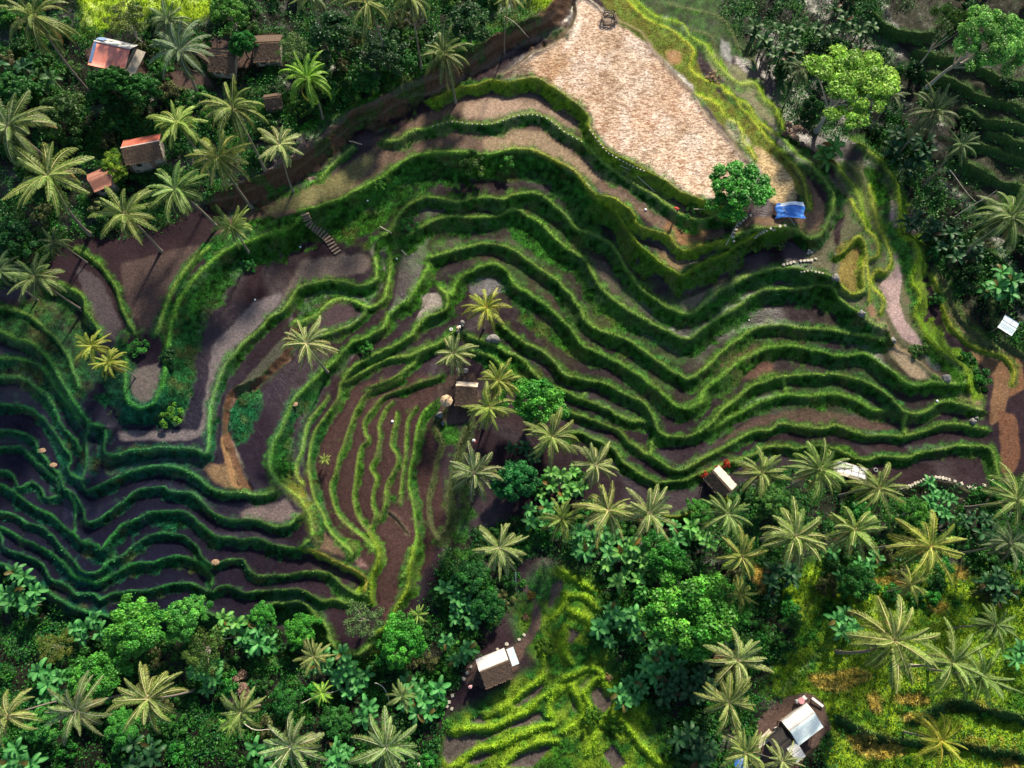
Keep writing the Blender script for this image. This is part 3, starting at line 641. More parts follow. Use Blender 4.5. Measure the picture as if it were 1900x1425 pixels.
# ------------------------------------------------------------------ plants
def leaf_mat(name, rough=0.45, trans=0.25, var=0.35):
    T = NT(name)
    a = T.n('ShaderNodeAttribute', attribute_name='col'); oi = T.n('ShaderNodeObjectInfo')
    tc = T.n('ShaderNodeTexCoord')
    nz = T.n('ShaderNodeTexNoise', Scale=1.6, Detail=3.0); T.l(tc.outputs['Object'], nz.inputs['Vector'])
    r = T.n('ShaderNodeMapRange'); r.inputs[1].default_value = 0.3; r.inputs[2].default_value = 0.7; r.inputs[3].default_value = 1 - var; r.inputs[4].default_value = 1 + var; T.l(nz.outputs[0], r.inputs[0])
    mx = T.n('ShaderNodeMix', data_type='RGBA', blend_type='MULTIPLY'); mx.inputs[0].default_value = 1.0
    T.l(a.outputs['Color'], mx.inputs[6]); T.l(oi.outputs['Color'], mx.inputs[7])
    v = T.n('ShaderNodeVectorMath', operation='SCALE'); T.l(mx.outputs[2], v.inputs[0]); T.l(r.outputs[0], v.inputs['Scale'])
    T.l(v.outputs[0], T.b.inputs['Base Color']); T.b.inputs['Roughness'].default_value = rough; T.b.inputs['Specular IOR Level'].default_value = 0.25
    if trans:
        tr = T.n('ShaderNodeBsdfTranslucent'); T.l(v.outputs[0], tr.inputs['Color'])
        ms = T.n('ShaderNodeMixShader'); ms.inputs[0].default_value = trans
        out = T.t.nodes['Material Output']
        T.l(T.b.outputs[0], ms.inputs[1]); T.l(tr.outputs[0], ms.inputs[2]); T.l(ms.outputs[0], out.inputs['Surface'])
    return T.m
M_FROND = leaf_mat('palm_frond', 0.52, 0.2, 0.2)
M_LEAF = leaf_mat('broad_leaves', 0.5, 0.25, 0.35)
M_BANANA = leaf_mat('banana_leaf', 0.5, 0.25, 0.15)
def bark_mat(name, c1, c2, sc=6.0):
    T = NT(name)
    tc = T.n('ShaderNodeTexCoord'); nz = T.n('ShaderNodeTexNoise', Scale=sc, Detail=6.0, Roughness=0.7); T.l(tc.outputs['Object'], nz.inputs['Vector'])
    wv = T.n('ShaderNodeTexWave', Scale=2.5, Distortion=3.0); wv.bands_direction = 'Z'; T.l(tc.outputs['Object'], wv.inputs['Vector'])
    ad = T.n('ShaderNodeMath', operation='MULTIPLY'); T.l(nz.outputs[0], ad.inputs[0]); T.l(wv.outputs['Fac'], ad.inputs[1])
    cr = T.n('ShaderNodeValToRGB'); cr.color_ramp.elements[0].color = (*c1, 1); cr.color_ramp.elements[1].color = (*c2, 1); cr.color_ramp.elements[1].position = 0.6
    T.l(ad.outputs[0], cr.inputs[0]); T.l(cr.outputs[0], T.b.inputs['Base Color']); T.b.inputs['Roughness'].default_value = 0.85
    return T.m
M_PTRUNK = bark_mat('palm_trunk_bark', (.10, .08, .06), (.30, .26, .20))
M_BARK = bark_mat('pale_tree_bark', (.26, .22, .18), (.58, .53, .45))
M_DBARK = bark_mat('brown_tree_bark', (.05, .04, .03), (.14, .11, .08))
M_STEM = bark_mat('banana_stem', (.10, .13, .05), (.25, .26, .12))
def tube(P, r, n=7):
    P = np.asarray(P, float); r = np.asarray(r, float) * np.ones(len(P))
    T_ = np.gradient(P, axis=0); T_ /= np.linalg.norm(T_, axis=1)[:, None] + 1e-9
    a = np.where(np.abs(T_[:, 2:3]) > 0.9, np.array([[1., 0, 0]]), np.array([[0, 0, 1.]]))
    Xv = np.cross(T_, a); Xv /= np.linalg.norm(Xv, axis=1)[:, None] + 1e-9
    Yv = np.cross(T_, Xv)
    th = np.arange(n) * 2 * np.pi / n
    V = P[:, None] + r[:, None, None] * (np.cos(th)[None, :, None] * Xv[:, None] + np.sin(th)[None, :, None] * Yv[:, None])
    F = []
    for i in range(len(P) - 1):
        for k in range(n):
            F.append((i * n + k, i * n + (k + 1) % n, (i + 1) * n + (k + 1) % n, (i + 1) * n + k))
    return V.reshape(-1, 3), np.array(F)
def join(parts):
    Vs, Fs, b = [], [], 0
    for V, F in parts:
        Vs.append(V); Fs.append(F + b); b += len(V)
    return np.vstack(Vs), np.vstack(Fs)
def joinc(parts):
    Vs, Fs, Cs, b = [], [], [], 0
    for V, F, c in parts:
        Vs.append(V); Fs.append(F + b); Cs.append(np.ones((len(V), 3)) * c); b += len(V)
    return np.vstack(Vs), np.vstack(Fs), np.vstack(Cs)
def frond(rng, L, az, el, droop, nl=38, c=(.12, .17, .035), lw=0.12, ll=0.80, hang=0.5, fold=0.5):
    """one feathered palm leaf: curved midrib with leaflets on both sides"""
    n = 12
    s = np.linspace(0, 1, n)
    e = el - droop * s ** 1.3
    dx = np.cos(e); dz = np.sin(e)
    rr = np.concatenate([[0], np.cumsum(0.5 * (dx[1:] + dx[:-1]))]) * L / (n - 1)
    zz = np.concatenate([[0], np.cumsum(0.5 * (dz[1:] + dz[:-1]))]) * L / (n - 1)
    bend = rng.uniform(-0.18, 0.18) * s ** 2
    ca, sa = np.cos(az + bend), np.sin(az + bend)
    mid = np.stack([rr * ca, rr * sa, zz], 1)
    side = np.stack([-sa, ca, 0 * sa], 1)
    w = 0.07 * (1 - 0.75 * s)[:, None]
    up_ = np.array([0, 0, 0.03])
    V = [np.vstack([mid - side * w + up_, mid + side * w + up_])]
    F = [np.array([(i, i + 1, n + i + 1, n + i) for i in range(n - 1)])]
    Cc = [np.ones((2 * n, 3)) * np.array([.38, .39, .20])]
    t = np.linspace(0.13, 0.99, nl)
    for sg in (-1, 1):
        tt = t + rng.uniform(-0.008, 0.008, nl)
        p = np.stack([np.interp(tt, s, mid[:, k]) for k in range(3)], 1)
        tg = np.stack([np.interp(tt, s, np.gradient(mid[:, k])) for k in range(3)], 1); tg /= np.linalg.norm(tg, axis=1)[:, None]
        sdv = np.stack([np.interp(tt, s, side[:, k]) for k in range(3)], 1) * sg
        prof = np.sin(np.pi * np.clip(tt * 0.86 + 0.13, 0, 1)) ** 0.6
        l = (ll * prof * rng.uniform(0.8, 1.1, nl))[:, None]
        fw = 0.45 + 0.55 * tt[:, None]
        d1 = sdv * (1 - 0.25 * fold) + tg * fw + np.array([0, 0, 0.18])
        d1 /= np.linalg.norm(d1, axis=1)[:, None]
        hg = hang * rng.uniform(0.6, 1.4, nl)[:, None]
        q = p + d1 * l * 0.5
        q2 = p + d1 * l * (1 - 0.3 * hg) + np.array([0, 0, -1.0]) * l * hg
        wv = tg * lw * 0.5
        V.append(np.stack([p - wv, q - wv, q2, q + wv], 1).reshape(-1, 3))     # kite shaped leaflets
        b = np.arange(nl)[:, None] * 4
        F.append(b + np.array([[0, 1, 2, 3]]))
        cc = np.array(c) * rng.uniform(0.55, 1.5, (nl, 1))
        cc = np.repeat(cc, 4, 0); cc[2::4] *= 1.15
        Cc.append(cc)
    bs = 0; Fo = []
    for v, f in zip(V, F): Fo.append(f + bs); bs += len(v)
    return np.vstack(V), np.vstack(Fo), np.vstack(Cc)
PALM, TREE, BAN, SHR = [], [], [], []
def put(o, label, cat, group=None):
    o['label'] = label; o['category'] = cat
    if group: o['group'] = group
def root(name, loc, rz=0.0, sc=1.0):
    o = bpy.data.objects.new(name, None); o.empty_display_size = 0.3
    COL.objects.link(o); o.location = loc; o.rotation_euler = (0, 0, rz); o.scale = (sc,) * 3
    return o
palm_meshes = []
def palm_variant(seed, nf=19, style='coco'):
    rng = np.random.RandomState(seed)
    H = 10.0
    lx = rng.uniform(-1.6, 1.6)
    s = np.linspace(0, 1, 9)
    P = np.stack([lx * s ** 1.7, 0.5 * rng.uniform(-1, 1) * np.sin(s * 3), H * s], 1)
    r = 0.20 - 0.09 * s; r[0] = 0.32; r[-1] = 0.15
    V, F = tube(P, r, 8)
    tk = bpy.data.meshes.new('trunk'); tko = mesh_obj('trunk', V, F, M_PTRUNK, smooth=True)
    parts = []
    top = P[-1]
    ga = rng.uniform(0, 6.28)
    for i in range(nf):
        az = ga + i * 2.39996 + rng.uniform(-0.4, 0.4)
        k = i / (nf - 1)                      # 0 = oldest, lowest
        el = R(-30 + 98 * k ** 1.0) + rng.uniform(-0.15, 0.15)
        if rng.rand() < 0.12 and k < 0.4: el -= 0.5
        L = (5.3 if k < 0.75 else 4.3) * rng.uniform(0.82, 1.08)
        dr = R(50 + 40 * (1 - k)) * rng.uniform(0.6, 1.4)
        base = np.array([.118, .188, .046])
        c = base * rng.uniform(0.75, 1.2) * np.array([1 + 0.5 * (1 - k) * rng.rand(), 1, 1])
        c = c * (.55 + .6 * min(1, k * 1.8))  # crown depth shaded in the colour: lower fronds darker, upper ones brighter
        if k < 0.12 and rng.rand() < 0.5: c = np.array([.20, .13, .06])
        v, f, cc = frond(rng, L, az, el, dr, c=c, hang=rng.uniform(0.2, 0.95), ll=rng.uniform(.55, 1.0))
        parts.append((v + top, f, cc))
    V, F, Cc = joinc(parts)
    cr = mesh_obj('crown', V, F, M_FROND, Cc)
    nuts = []
    for i in range(7):
        a = i * 0.8976; q = top + np.array([math.cos(a) * .25, math.sin(a) * .25, -0.3 - rng.rand() * 0.08])
        th = np.linspace(-1.5, 1.5, 6)
        nuts.append(tube(np.stack([np.full(6, q[0]), np.full(6, q[1]), q[2] + 0.15 * np.sin(th)], 1), 0.14 * np.cos(th) + 0.005, 7))
    V, F = join(nuts)
    nt = mesh_obj('coconuts', V, F, M_NUT, smooth=True)
    ms = (tko.data, cr.data, nt.data)
    for o in (tko, cr, nt): bpy.data.objects.remove(o)
    return ms, top
TN = NT('coconut_husk'); TN.b.inputs['Base Color'].default_value = (.24, .17, .04, 1); TN.b.inputs['Roughness'].default_value = 0.6
nzz = TN.n('ShaderNodeTexNoise', Scale=4.0); crr = TN.n('ShaderNodeValToRGB'); crr.color_ramp.elements[0].color = (.12, .12, .03, 1); crr.color_ramp.elements[1].color = (.32, .20, .05, 1)
TN.l(nzz.outputs[0], crr.inputs[0]); TN.l(crr.outputs[0], TN.b.inputs['Base Color']); M_NUT = TN.m
for sd_i in range(8): palm_meshes.append(palm_variant(100 + sd_i, 25 + sd_i % 4 * 2))
prng = random.Random(5)
def palm(u, v, rpx, label, tint=(1, 1, 1), h=12.0, name='coconut_palm', group=None, var=None, nuts=True):
    """(u, v) = heart of the crown in the photo"""
    k = prng.randrange(len(palm_meshes)) if var is None else var
    (tk, cr, nt), top = palm_meshes[k]
    g = at(u, v, h)
    pxm = FPX / (-(-g.y * ST + (g.z + h - CAMH) * CT))
    sc = rpx / pxm / 4.55 * prng.uniform(.92, 1.05)
    rz = prng.uniform(0, 6.28)
    # crown centre hangs over an offset foot
    dx = (top[0] * math.cos(rz) - top[1] * math.sin(rz)) * sc; dy = (top[0] * math.sin(rz) + top[1] * math.cos(rz)) * sc
    fx, fy = g.x - dx, g.y - dy
    gz = float(ground(fx, fy))
    tot = g.z + h - gz
    r_ = root(name, (fx, fy, gz - 0.1), rz, 1.0)
    zs = (tot) / 10.0
    t = bpy.data.objects.new('trunk', tk); COL.objects.link(t); t.parent = r_; t.scale = (sc, sc, zs)
    c = bpy.data.objects.new('crown', cr); COL.objects.link(c); c.parent = r_; c.scale = (sc,) * 3; c.location = (0, 0, 10 * (zs - sc)); c.color = (*tint, 1)
    c.scale = (sc, sc, sc * prng.uniform(.65, 1.35)); tx, ty = prng.uniform(-.16, .16), prng.uniform(-.16, .16)
    c.rotation_euler = (tx, ty, prng.uniform(-.5, .5))
    tp_ = Matrix.Rotation(0, 4, 'Z'); E_ = c.rotation_euler.to_matrix() @ Vector((top[0] * sc, top[1] * sc, 10 * c.scale[2]))
    c.location = Vector((top[0] * sc, top[1] * sc, 10 * zs)) - E_
    if nuts:
        n_ = bpy.data.objects.new('coconuts', nt); COL.objects.link(n_); n_.parent = r_; n_.scale = (sc,) * 3; n_.location = (0, 0, 10 * (zs - sc))
    put(r_, label, 'palm', group)
    PALM.append((u, v, rpx, label))
    return r_
# --- leaf clouds
def leaves(rng, P, N, size, c, asp=0.55, tilt=0.7, cv=0.25):
    """kite-shaped leaves around points P with outward normals N"""
    n = len(P)
    a = rng.normal(size=(n, 3)) * tilt + N; a /= np.linalg.norm(a, axis=1)[:, None]
    b = np.cross(a, rng.normal(size=(n, 3))); b /= np.linalg.norm(b, axis=1)[:, None] + 1e-9
    d = np.cross(a, b)
    s = size * rng.uniform(0.6, 1.3, (n, 1))
    V = np.stack([P - b * s * .5, P + d * s * asp * .5 + a * s * .06, P + b * s * .5 - a * s * 0.1, P - d * s * asp * .5 + a * s * .06], 1).reshape(-1, 3)
    F = np.arange(n)[:, None] * 4 + np.arange(4)[None]
    cc = np.array(c) * (1 + rng.uniform(-cv, cv, (n, 1))) * (1 + rng.uniform(-0.12, 0.12, (n, 3)))
    return V, F, np.repeat(cc, 4, 0)
def crown_cloud(rng, Rx, Hh, ncl, nleaf, size, c, c2, flatness=0.6, asp=0.55):
    """clumps spread through a crown volume of unit outline, uneven edge"""
    parts = []; cl = []
    ph = rng.uniform(0, 6.28, 4)
    for i in range(ncl):
        a = i * 2.39996 + rng.uniform(-.4, .4)
        q = math.sqrt((i + 0.5) / ncl) * rng.uniform(0.82, 1.12)
        edge = 1 + 0.16 * math.sin(2 * a + ph[0]) + 0.12 * math.sin(3 * a + ph[1]) + 0.08 * math.sin(5 * a + ph[2])
        q *= edge
        z = Hh * (math.sqrt(max(0.04, 1 - min(q, 0.98) ** 2)) * rng.uniform(0.55, 1.05))
        if rng.rand() < 0.22: z *= rng.uniform(0.1, 0.5)
        cl.append((q * Rx * 0.84 * math.cos(a), q * Rx * 0.84 * math.sin(a), z))
    cl = np.array(cl)
    per_ = nleaf // ncl
    for i in range(ncl):
        rr = Rx * rng.uniform(0.14, 0.30) * (2.2 / math.sqrt(ncl) + 0.45)
        D = rng.normal(size=(per_, 3)); D /= np.linalg.norm(D, axis=1)[:, None]
        D[:, 2] = np.abs(D[:, 2]) * 1.0 - 0.25 * (rng.rand(per_) < 0.3)
        rad = rng.uniform(0.45, 1.08, (per_, 1))
        P = cl[i] + D * rr * rad * np.array([1, 1, flatness])
        m = rng.rand()
        col = np.array(c) * (1 - m) + np.array(c2) * m
        col = col * (rng.uniform(0.72, 1.2))
        parts.append(leaves(rng, P, D + np.array([0, 0, .5]), size, col, asp))
    return joinc(parts), cl
def tree_variant(seed, kind):
    rng = np.random.RandomState(seed)
    if kind == 'airy':      # flat wide crown of fine leaves with pale visible limbs
        (V, F, Cc), cl = crown_cloud(rng, 5, 1.8, 64, 22000, 0.27, (.11, .24, .045), (.20, .36, .075), 0.5, .6)
        H, bark, tr = 7.0, M_BARK, 0.24
    elif kind == 'bright':
        (V, F, Cc), cl = crown_cloud(rng, 5, 3.0, 60, 13000, 0.34, (.035, .20, .028), (.13, .40, .055), 0.7, 0.7)
        H, bark, tr = 4.5, M_BARK, 0.26
    elif kind == 'dense':
        (V, F, Cc), cl = crown_cloud(rng, 5, 3.6, 70, 12000, 0.42, (.03, .11, .02), (.06, .19, .03), 0.8, 0.6)
        H, bark, tr = 3.5, M_DBARK, 0.3
    elif kind == 'dark':
        (V, F, Cc), cl = crown_cloud(rng, 5, 3.2, 40, 8000, 0.42, (.015, .065, .018), (.04, .12, .022), 0.7, 0.6)
        H, bark, tr = 4.0, M_DBARK, 0.25
    else:                   # sparse
        (V, F, Cc), cl = crown_cloud(rng, 5, 2.0, 26, 3600, 0.32, (.06, .12, .03), (.12, .20, .05), 0.6, 0.6)
        H, bark, tr = 6.0, M_BARK, 0.2
    V[:, 2] += H
    co = mesh_obj('crown', V, F, M_LEAF, Cc)
    parts = []
    s = np.linspace(0, 1, 7)
    bx, by = rng.uniform(-.5, .5, 2)
    P = np.stack([bx * np.sin(s * 3), by * np.sin(s * 2.5), s * H * 0.62], 1)
    parts.append(tube(P, tr * (1 - 0.45 * s) * np.where(s < .01, 1.5, 1), 8))
    top = P[-1]
    for i in rng.choice(len(cl), min(13, len(cl)), replace=False):
        e = cl[i] + np.array([0, 0, H - 0.1])
        md = top * 0.5 + e * 0.5 + np.array([0, 0, -0.5]) + rng.uniform(-.3, .3, 3)
        t = np.linspace(0, 1, 6)[:, None]
        Q = (1 - t) ** 2 * (top - np.array([0, 0, rng.uniform(0, H * .25)])) + 2 * t * (1 - t) * md + t * t * e
        parts.append(tube(Q, tr * 0.5 * (1 - 0.8 * t[:, 0]), 5))
    V, F = join(parts)
    to = mesh_obj('trunk', V, F, bark, smooth=True)
    ms = (to.data, co.data, H)
    for o in (to, co): bpy.data.objects.remove(o)
    return ms
tree_meshes = {'airy': [tree_variant(s, 'airy') for s in (1, 2, 3)], 'bright': [tree_variant(s, 'bright') for s in (11, 12, 13)],
               'dense': [tree_variant(s, 'dense') for s in (21, 22, 23)], 'dark': [tree_variant(s, 'dark') for s in (31, 32, 33, 34)], 'sparse': [tree_variant(s, 'sparse') for s in (41, 42)]}
def tree(u, v, rpx, kind, label, tint=(1, 1, 1), asp=1.0, ang=0.0, hk=1.0, name='broadleaf_tree', group=None, cat='tree', hz=1.0, crown_name='crown'):
    tk, cr, H = tree_meshes[kind][prng.randrange(len(tree_meshes[kind]))]
    g0 = at(u, v, 0)
    pxm = FPX / (-(-g0.y * ST + (g0.z + 3 - CAMH) * CT))
    sc = rpx / pxm / 5.0
    h = (H + 1.2) * sc * hk
    g = at(u, v, h)
    r_ = root(name, (g.x, g.y, g.z - 0.1), ang if asp != 1 else prng.uniform(0, 6.28), 1.0)
    t = bpy.data.objects.new('trunk', tk); COL.objects.link(t); t.parent = r_; t.scale = (sc, sc * asp, sc * hk)
    c = bpy.data.objects.new(crown_name, cr); COL.objects.link(c); c.parent = r_; c.scale = (sc, sc * asp, sc * hk); c.color = (*tint, 1)
    put(r_, label, cat, group)
    TREE.append((u, v, rpx, label))
    return r_
def leaning_tree(u, v, ub, vb, h, rpx, kind, label, tint, var, asp=1.0, group=None):
    tk, cr, H = tree_meshes[kind][var]
    p0 = at(ub, vb); x, y = back(u, v, p0.z + h); p1 = Vector((float(x), float(y), p0.z + h))
    d = p1 - p0; L_ = d.length
    pxm = FPX / (-(-p1.y * ST + (p1.z - CAMH) * CT)); sc = rpx / pxm / 5.0
    r_ = root('broadleaf_tree', (p0.x, p0.y, p0.z - .2), 0.0)
    r_.rotation_euler = d.to_track_quat('Z', 'Y').to_euler()
    kz = L_ / (H + 1.0 * sc)
    t = bpy.data.objects.new('trunk', tk); COL.objects.link(t); t.parent = r_; t.scale = (sc, sc * asp, kz)
    c = bpy.data.objects.new('crown', cr); COL.objects.link(c); c.parent = r_; c.scale = (sc, sc * asp, sc * 1.1); c.location = (0, 0, H * kz - H * sc * 1.1 - .2); c.color = (*tint, 1)
    put(r_, label, 'tree', group)
# --- banana plants
def banana_variant(seed, nl=9):
    rng = np.random.RandomState(seed)
    H = 2.0
    V, F = tube(np.array([[0, 0, 0], [.03, .02, .7], [.05, 0, 1.4], [.05, .02, H]]), [0.16, .13, .10, .06], 8)
    st = mesh_obj('stem', V, F, M_STEM, smooth=True)
    parts = []; g0 = rng.uniform(0, 6.28)
    for i in range(nl):
        az = g0 + i * 2.39996 + rng.uniform(-.2, .2)
        k = i / (nl - 1)
        el = R(8 + 62 * k) + rng.uniform(-.1, .1); L = rng.uniform(1.7, 2.3) * (1 - 0.25 * k); dr = R(75 - 30 * k)
        n = 9; s = np.linspace(0, 1, n); e = el - dr * s ** 1.4
        rr = np.concatenate([[0], np.cumsum(np.cos(e[1:]))]) * L / (n - 1); zz = np.concatenate([[0], np.cumsum(np.sin(e[1:]))]) * L / (n - 1)
        mid = np.stack([rr * math.cos(az), rr * math.sin(az), H + zz], 1)
        sv = np.array([-math.sin(az), math.cos(az), 0])
        w = 0.33 * np.clip(np.sin(np.pi * np.clip(s * 0.92 + 0.02, 0, 1)), 0.0, 1) ** 0.55 * (s > 0.1) + 0.03
        rag = rng.uniform(0.85, 1.1, (2, n))
        A_ = mid + sv * (w * rag[0])[:, None] + np.array([0, 0, 1]) * (w * .35)[:, None]
        B_ = mid - sv * (w * rag[1])[:, None] + np.array([0, 0, 1]) * (w * .35)[:, None]
        V = np.vstack([A_, mid, B_])
        F = [(j, j + 1, n + j + 1, n + j) for j in range(n - 1)] + [(n + j, n + j + 1, 2 * n + j + 1, 2 * n + j) for j in range(n - 1)]
        c = np.array([.022, .15, .030]) * rng.uniform(0.7, 1.35)
        cc = np.ones((3 * n, 3)) * c; cc[n:2 * n] = np.array([.13, .25, .08])
        if rng.rand() < 0.05: cc[:] = np.array([.13, .08, .02])
        parts.append((V, np.array(F), cc))
    V, F, Cc = joinc(parts)
    lf = mesh_obj('leaves', V, F, M_BANANA, Cc)
    ms = (st.data, lf.data)
    for o in (st, lf): bpy.data.objects.remove(o)
    return ms
ban_meshes = [banana_variant(s, 8 + s % 3) for s in range(7)]
def banana(u, v, sc, label, tint=(1, 1, 1), group=None, h=2.0):
    g = at(u, v, h * sc)
    r_ = root('banana_plant', (g.x, g.y, g.z - 0.05), prng.uniform(0, 6.28), sc)
    st, lf = ban_meshes[prng.randrange(7)]
    a = bpy.data.objects.new('stem', st); COL.objects.link(a); a.parent = r_; a.scale = (1, 1, h / 2)
    b = bpy.data.objects.new('leaves', lf); COL.objects.link(b); b.parent = r_; b.location = (0, 0, h - 2.0); b.color = (*tint, 1)
    put(r_, label, 'banana plant', group)
    return r_
# --- shrubs
def shrub_variant(seed, kind):
    rng = np.random.RandomState(seed)
    n = 1700
    if kind == 0: c, c2, sz = (.015, .075, .018), (.045, .15, .025), 0.26
    elif kind == 1: c, c2, sz = (.05, .20, .03), (.10, .30, .05), 0.24
    elif kind == 2: c, c2, sz = (.10, .10, .04), (.16, .17, .06), 0.22
    else: c, c2, sz = (.22, .14, .10), (.34, .24, .19), 0.24
    (V, F, Cc), cl = crown_cloud(rng, 1.5, 1.1, 12, n, sz, c, c2, 0.8, 0.45)
    V[:, 2] += 0.15
    o = mesh_obj('shrub', V, F, M_LEAF, Cc); d = o.data; bpy.data.objects.remove(o)
    return d
shr_meshes = [[shrub_variant(50 + 10 * k + s, k) for s in range(4 if k < 3 else 2)] for k in range(4)]
def shrub(u, v, rpx, k, label, tint=(1, 1, 1), group=None, name='shrub', cat='shrub', hz=1.0):
    g = at(u, v, 0.6)
    pxm = FPX / (-(-g.y * ST + (g.z + 1 - CAMH) * CT))
    o = bpy.data.objects.new(name, shr_meshes[k][prng.randrange(len(shr_meshes[k]))]); COL.objects.link(o)
    s = rpx / pxm / 1.6
    o.location = (g.x, g.y, g.z - 0.1); o.rotation_euler = (0, 0, prng.uniform(0, 6.28)); o.scale = (s, s, s * hz); o.color = (*tint, 1)
    put(o, label, cat, group)
    return o
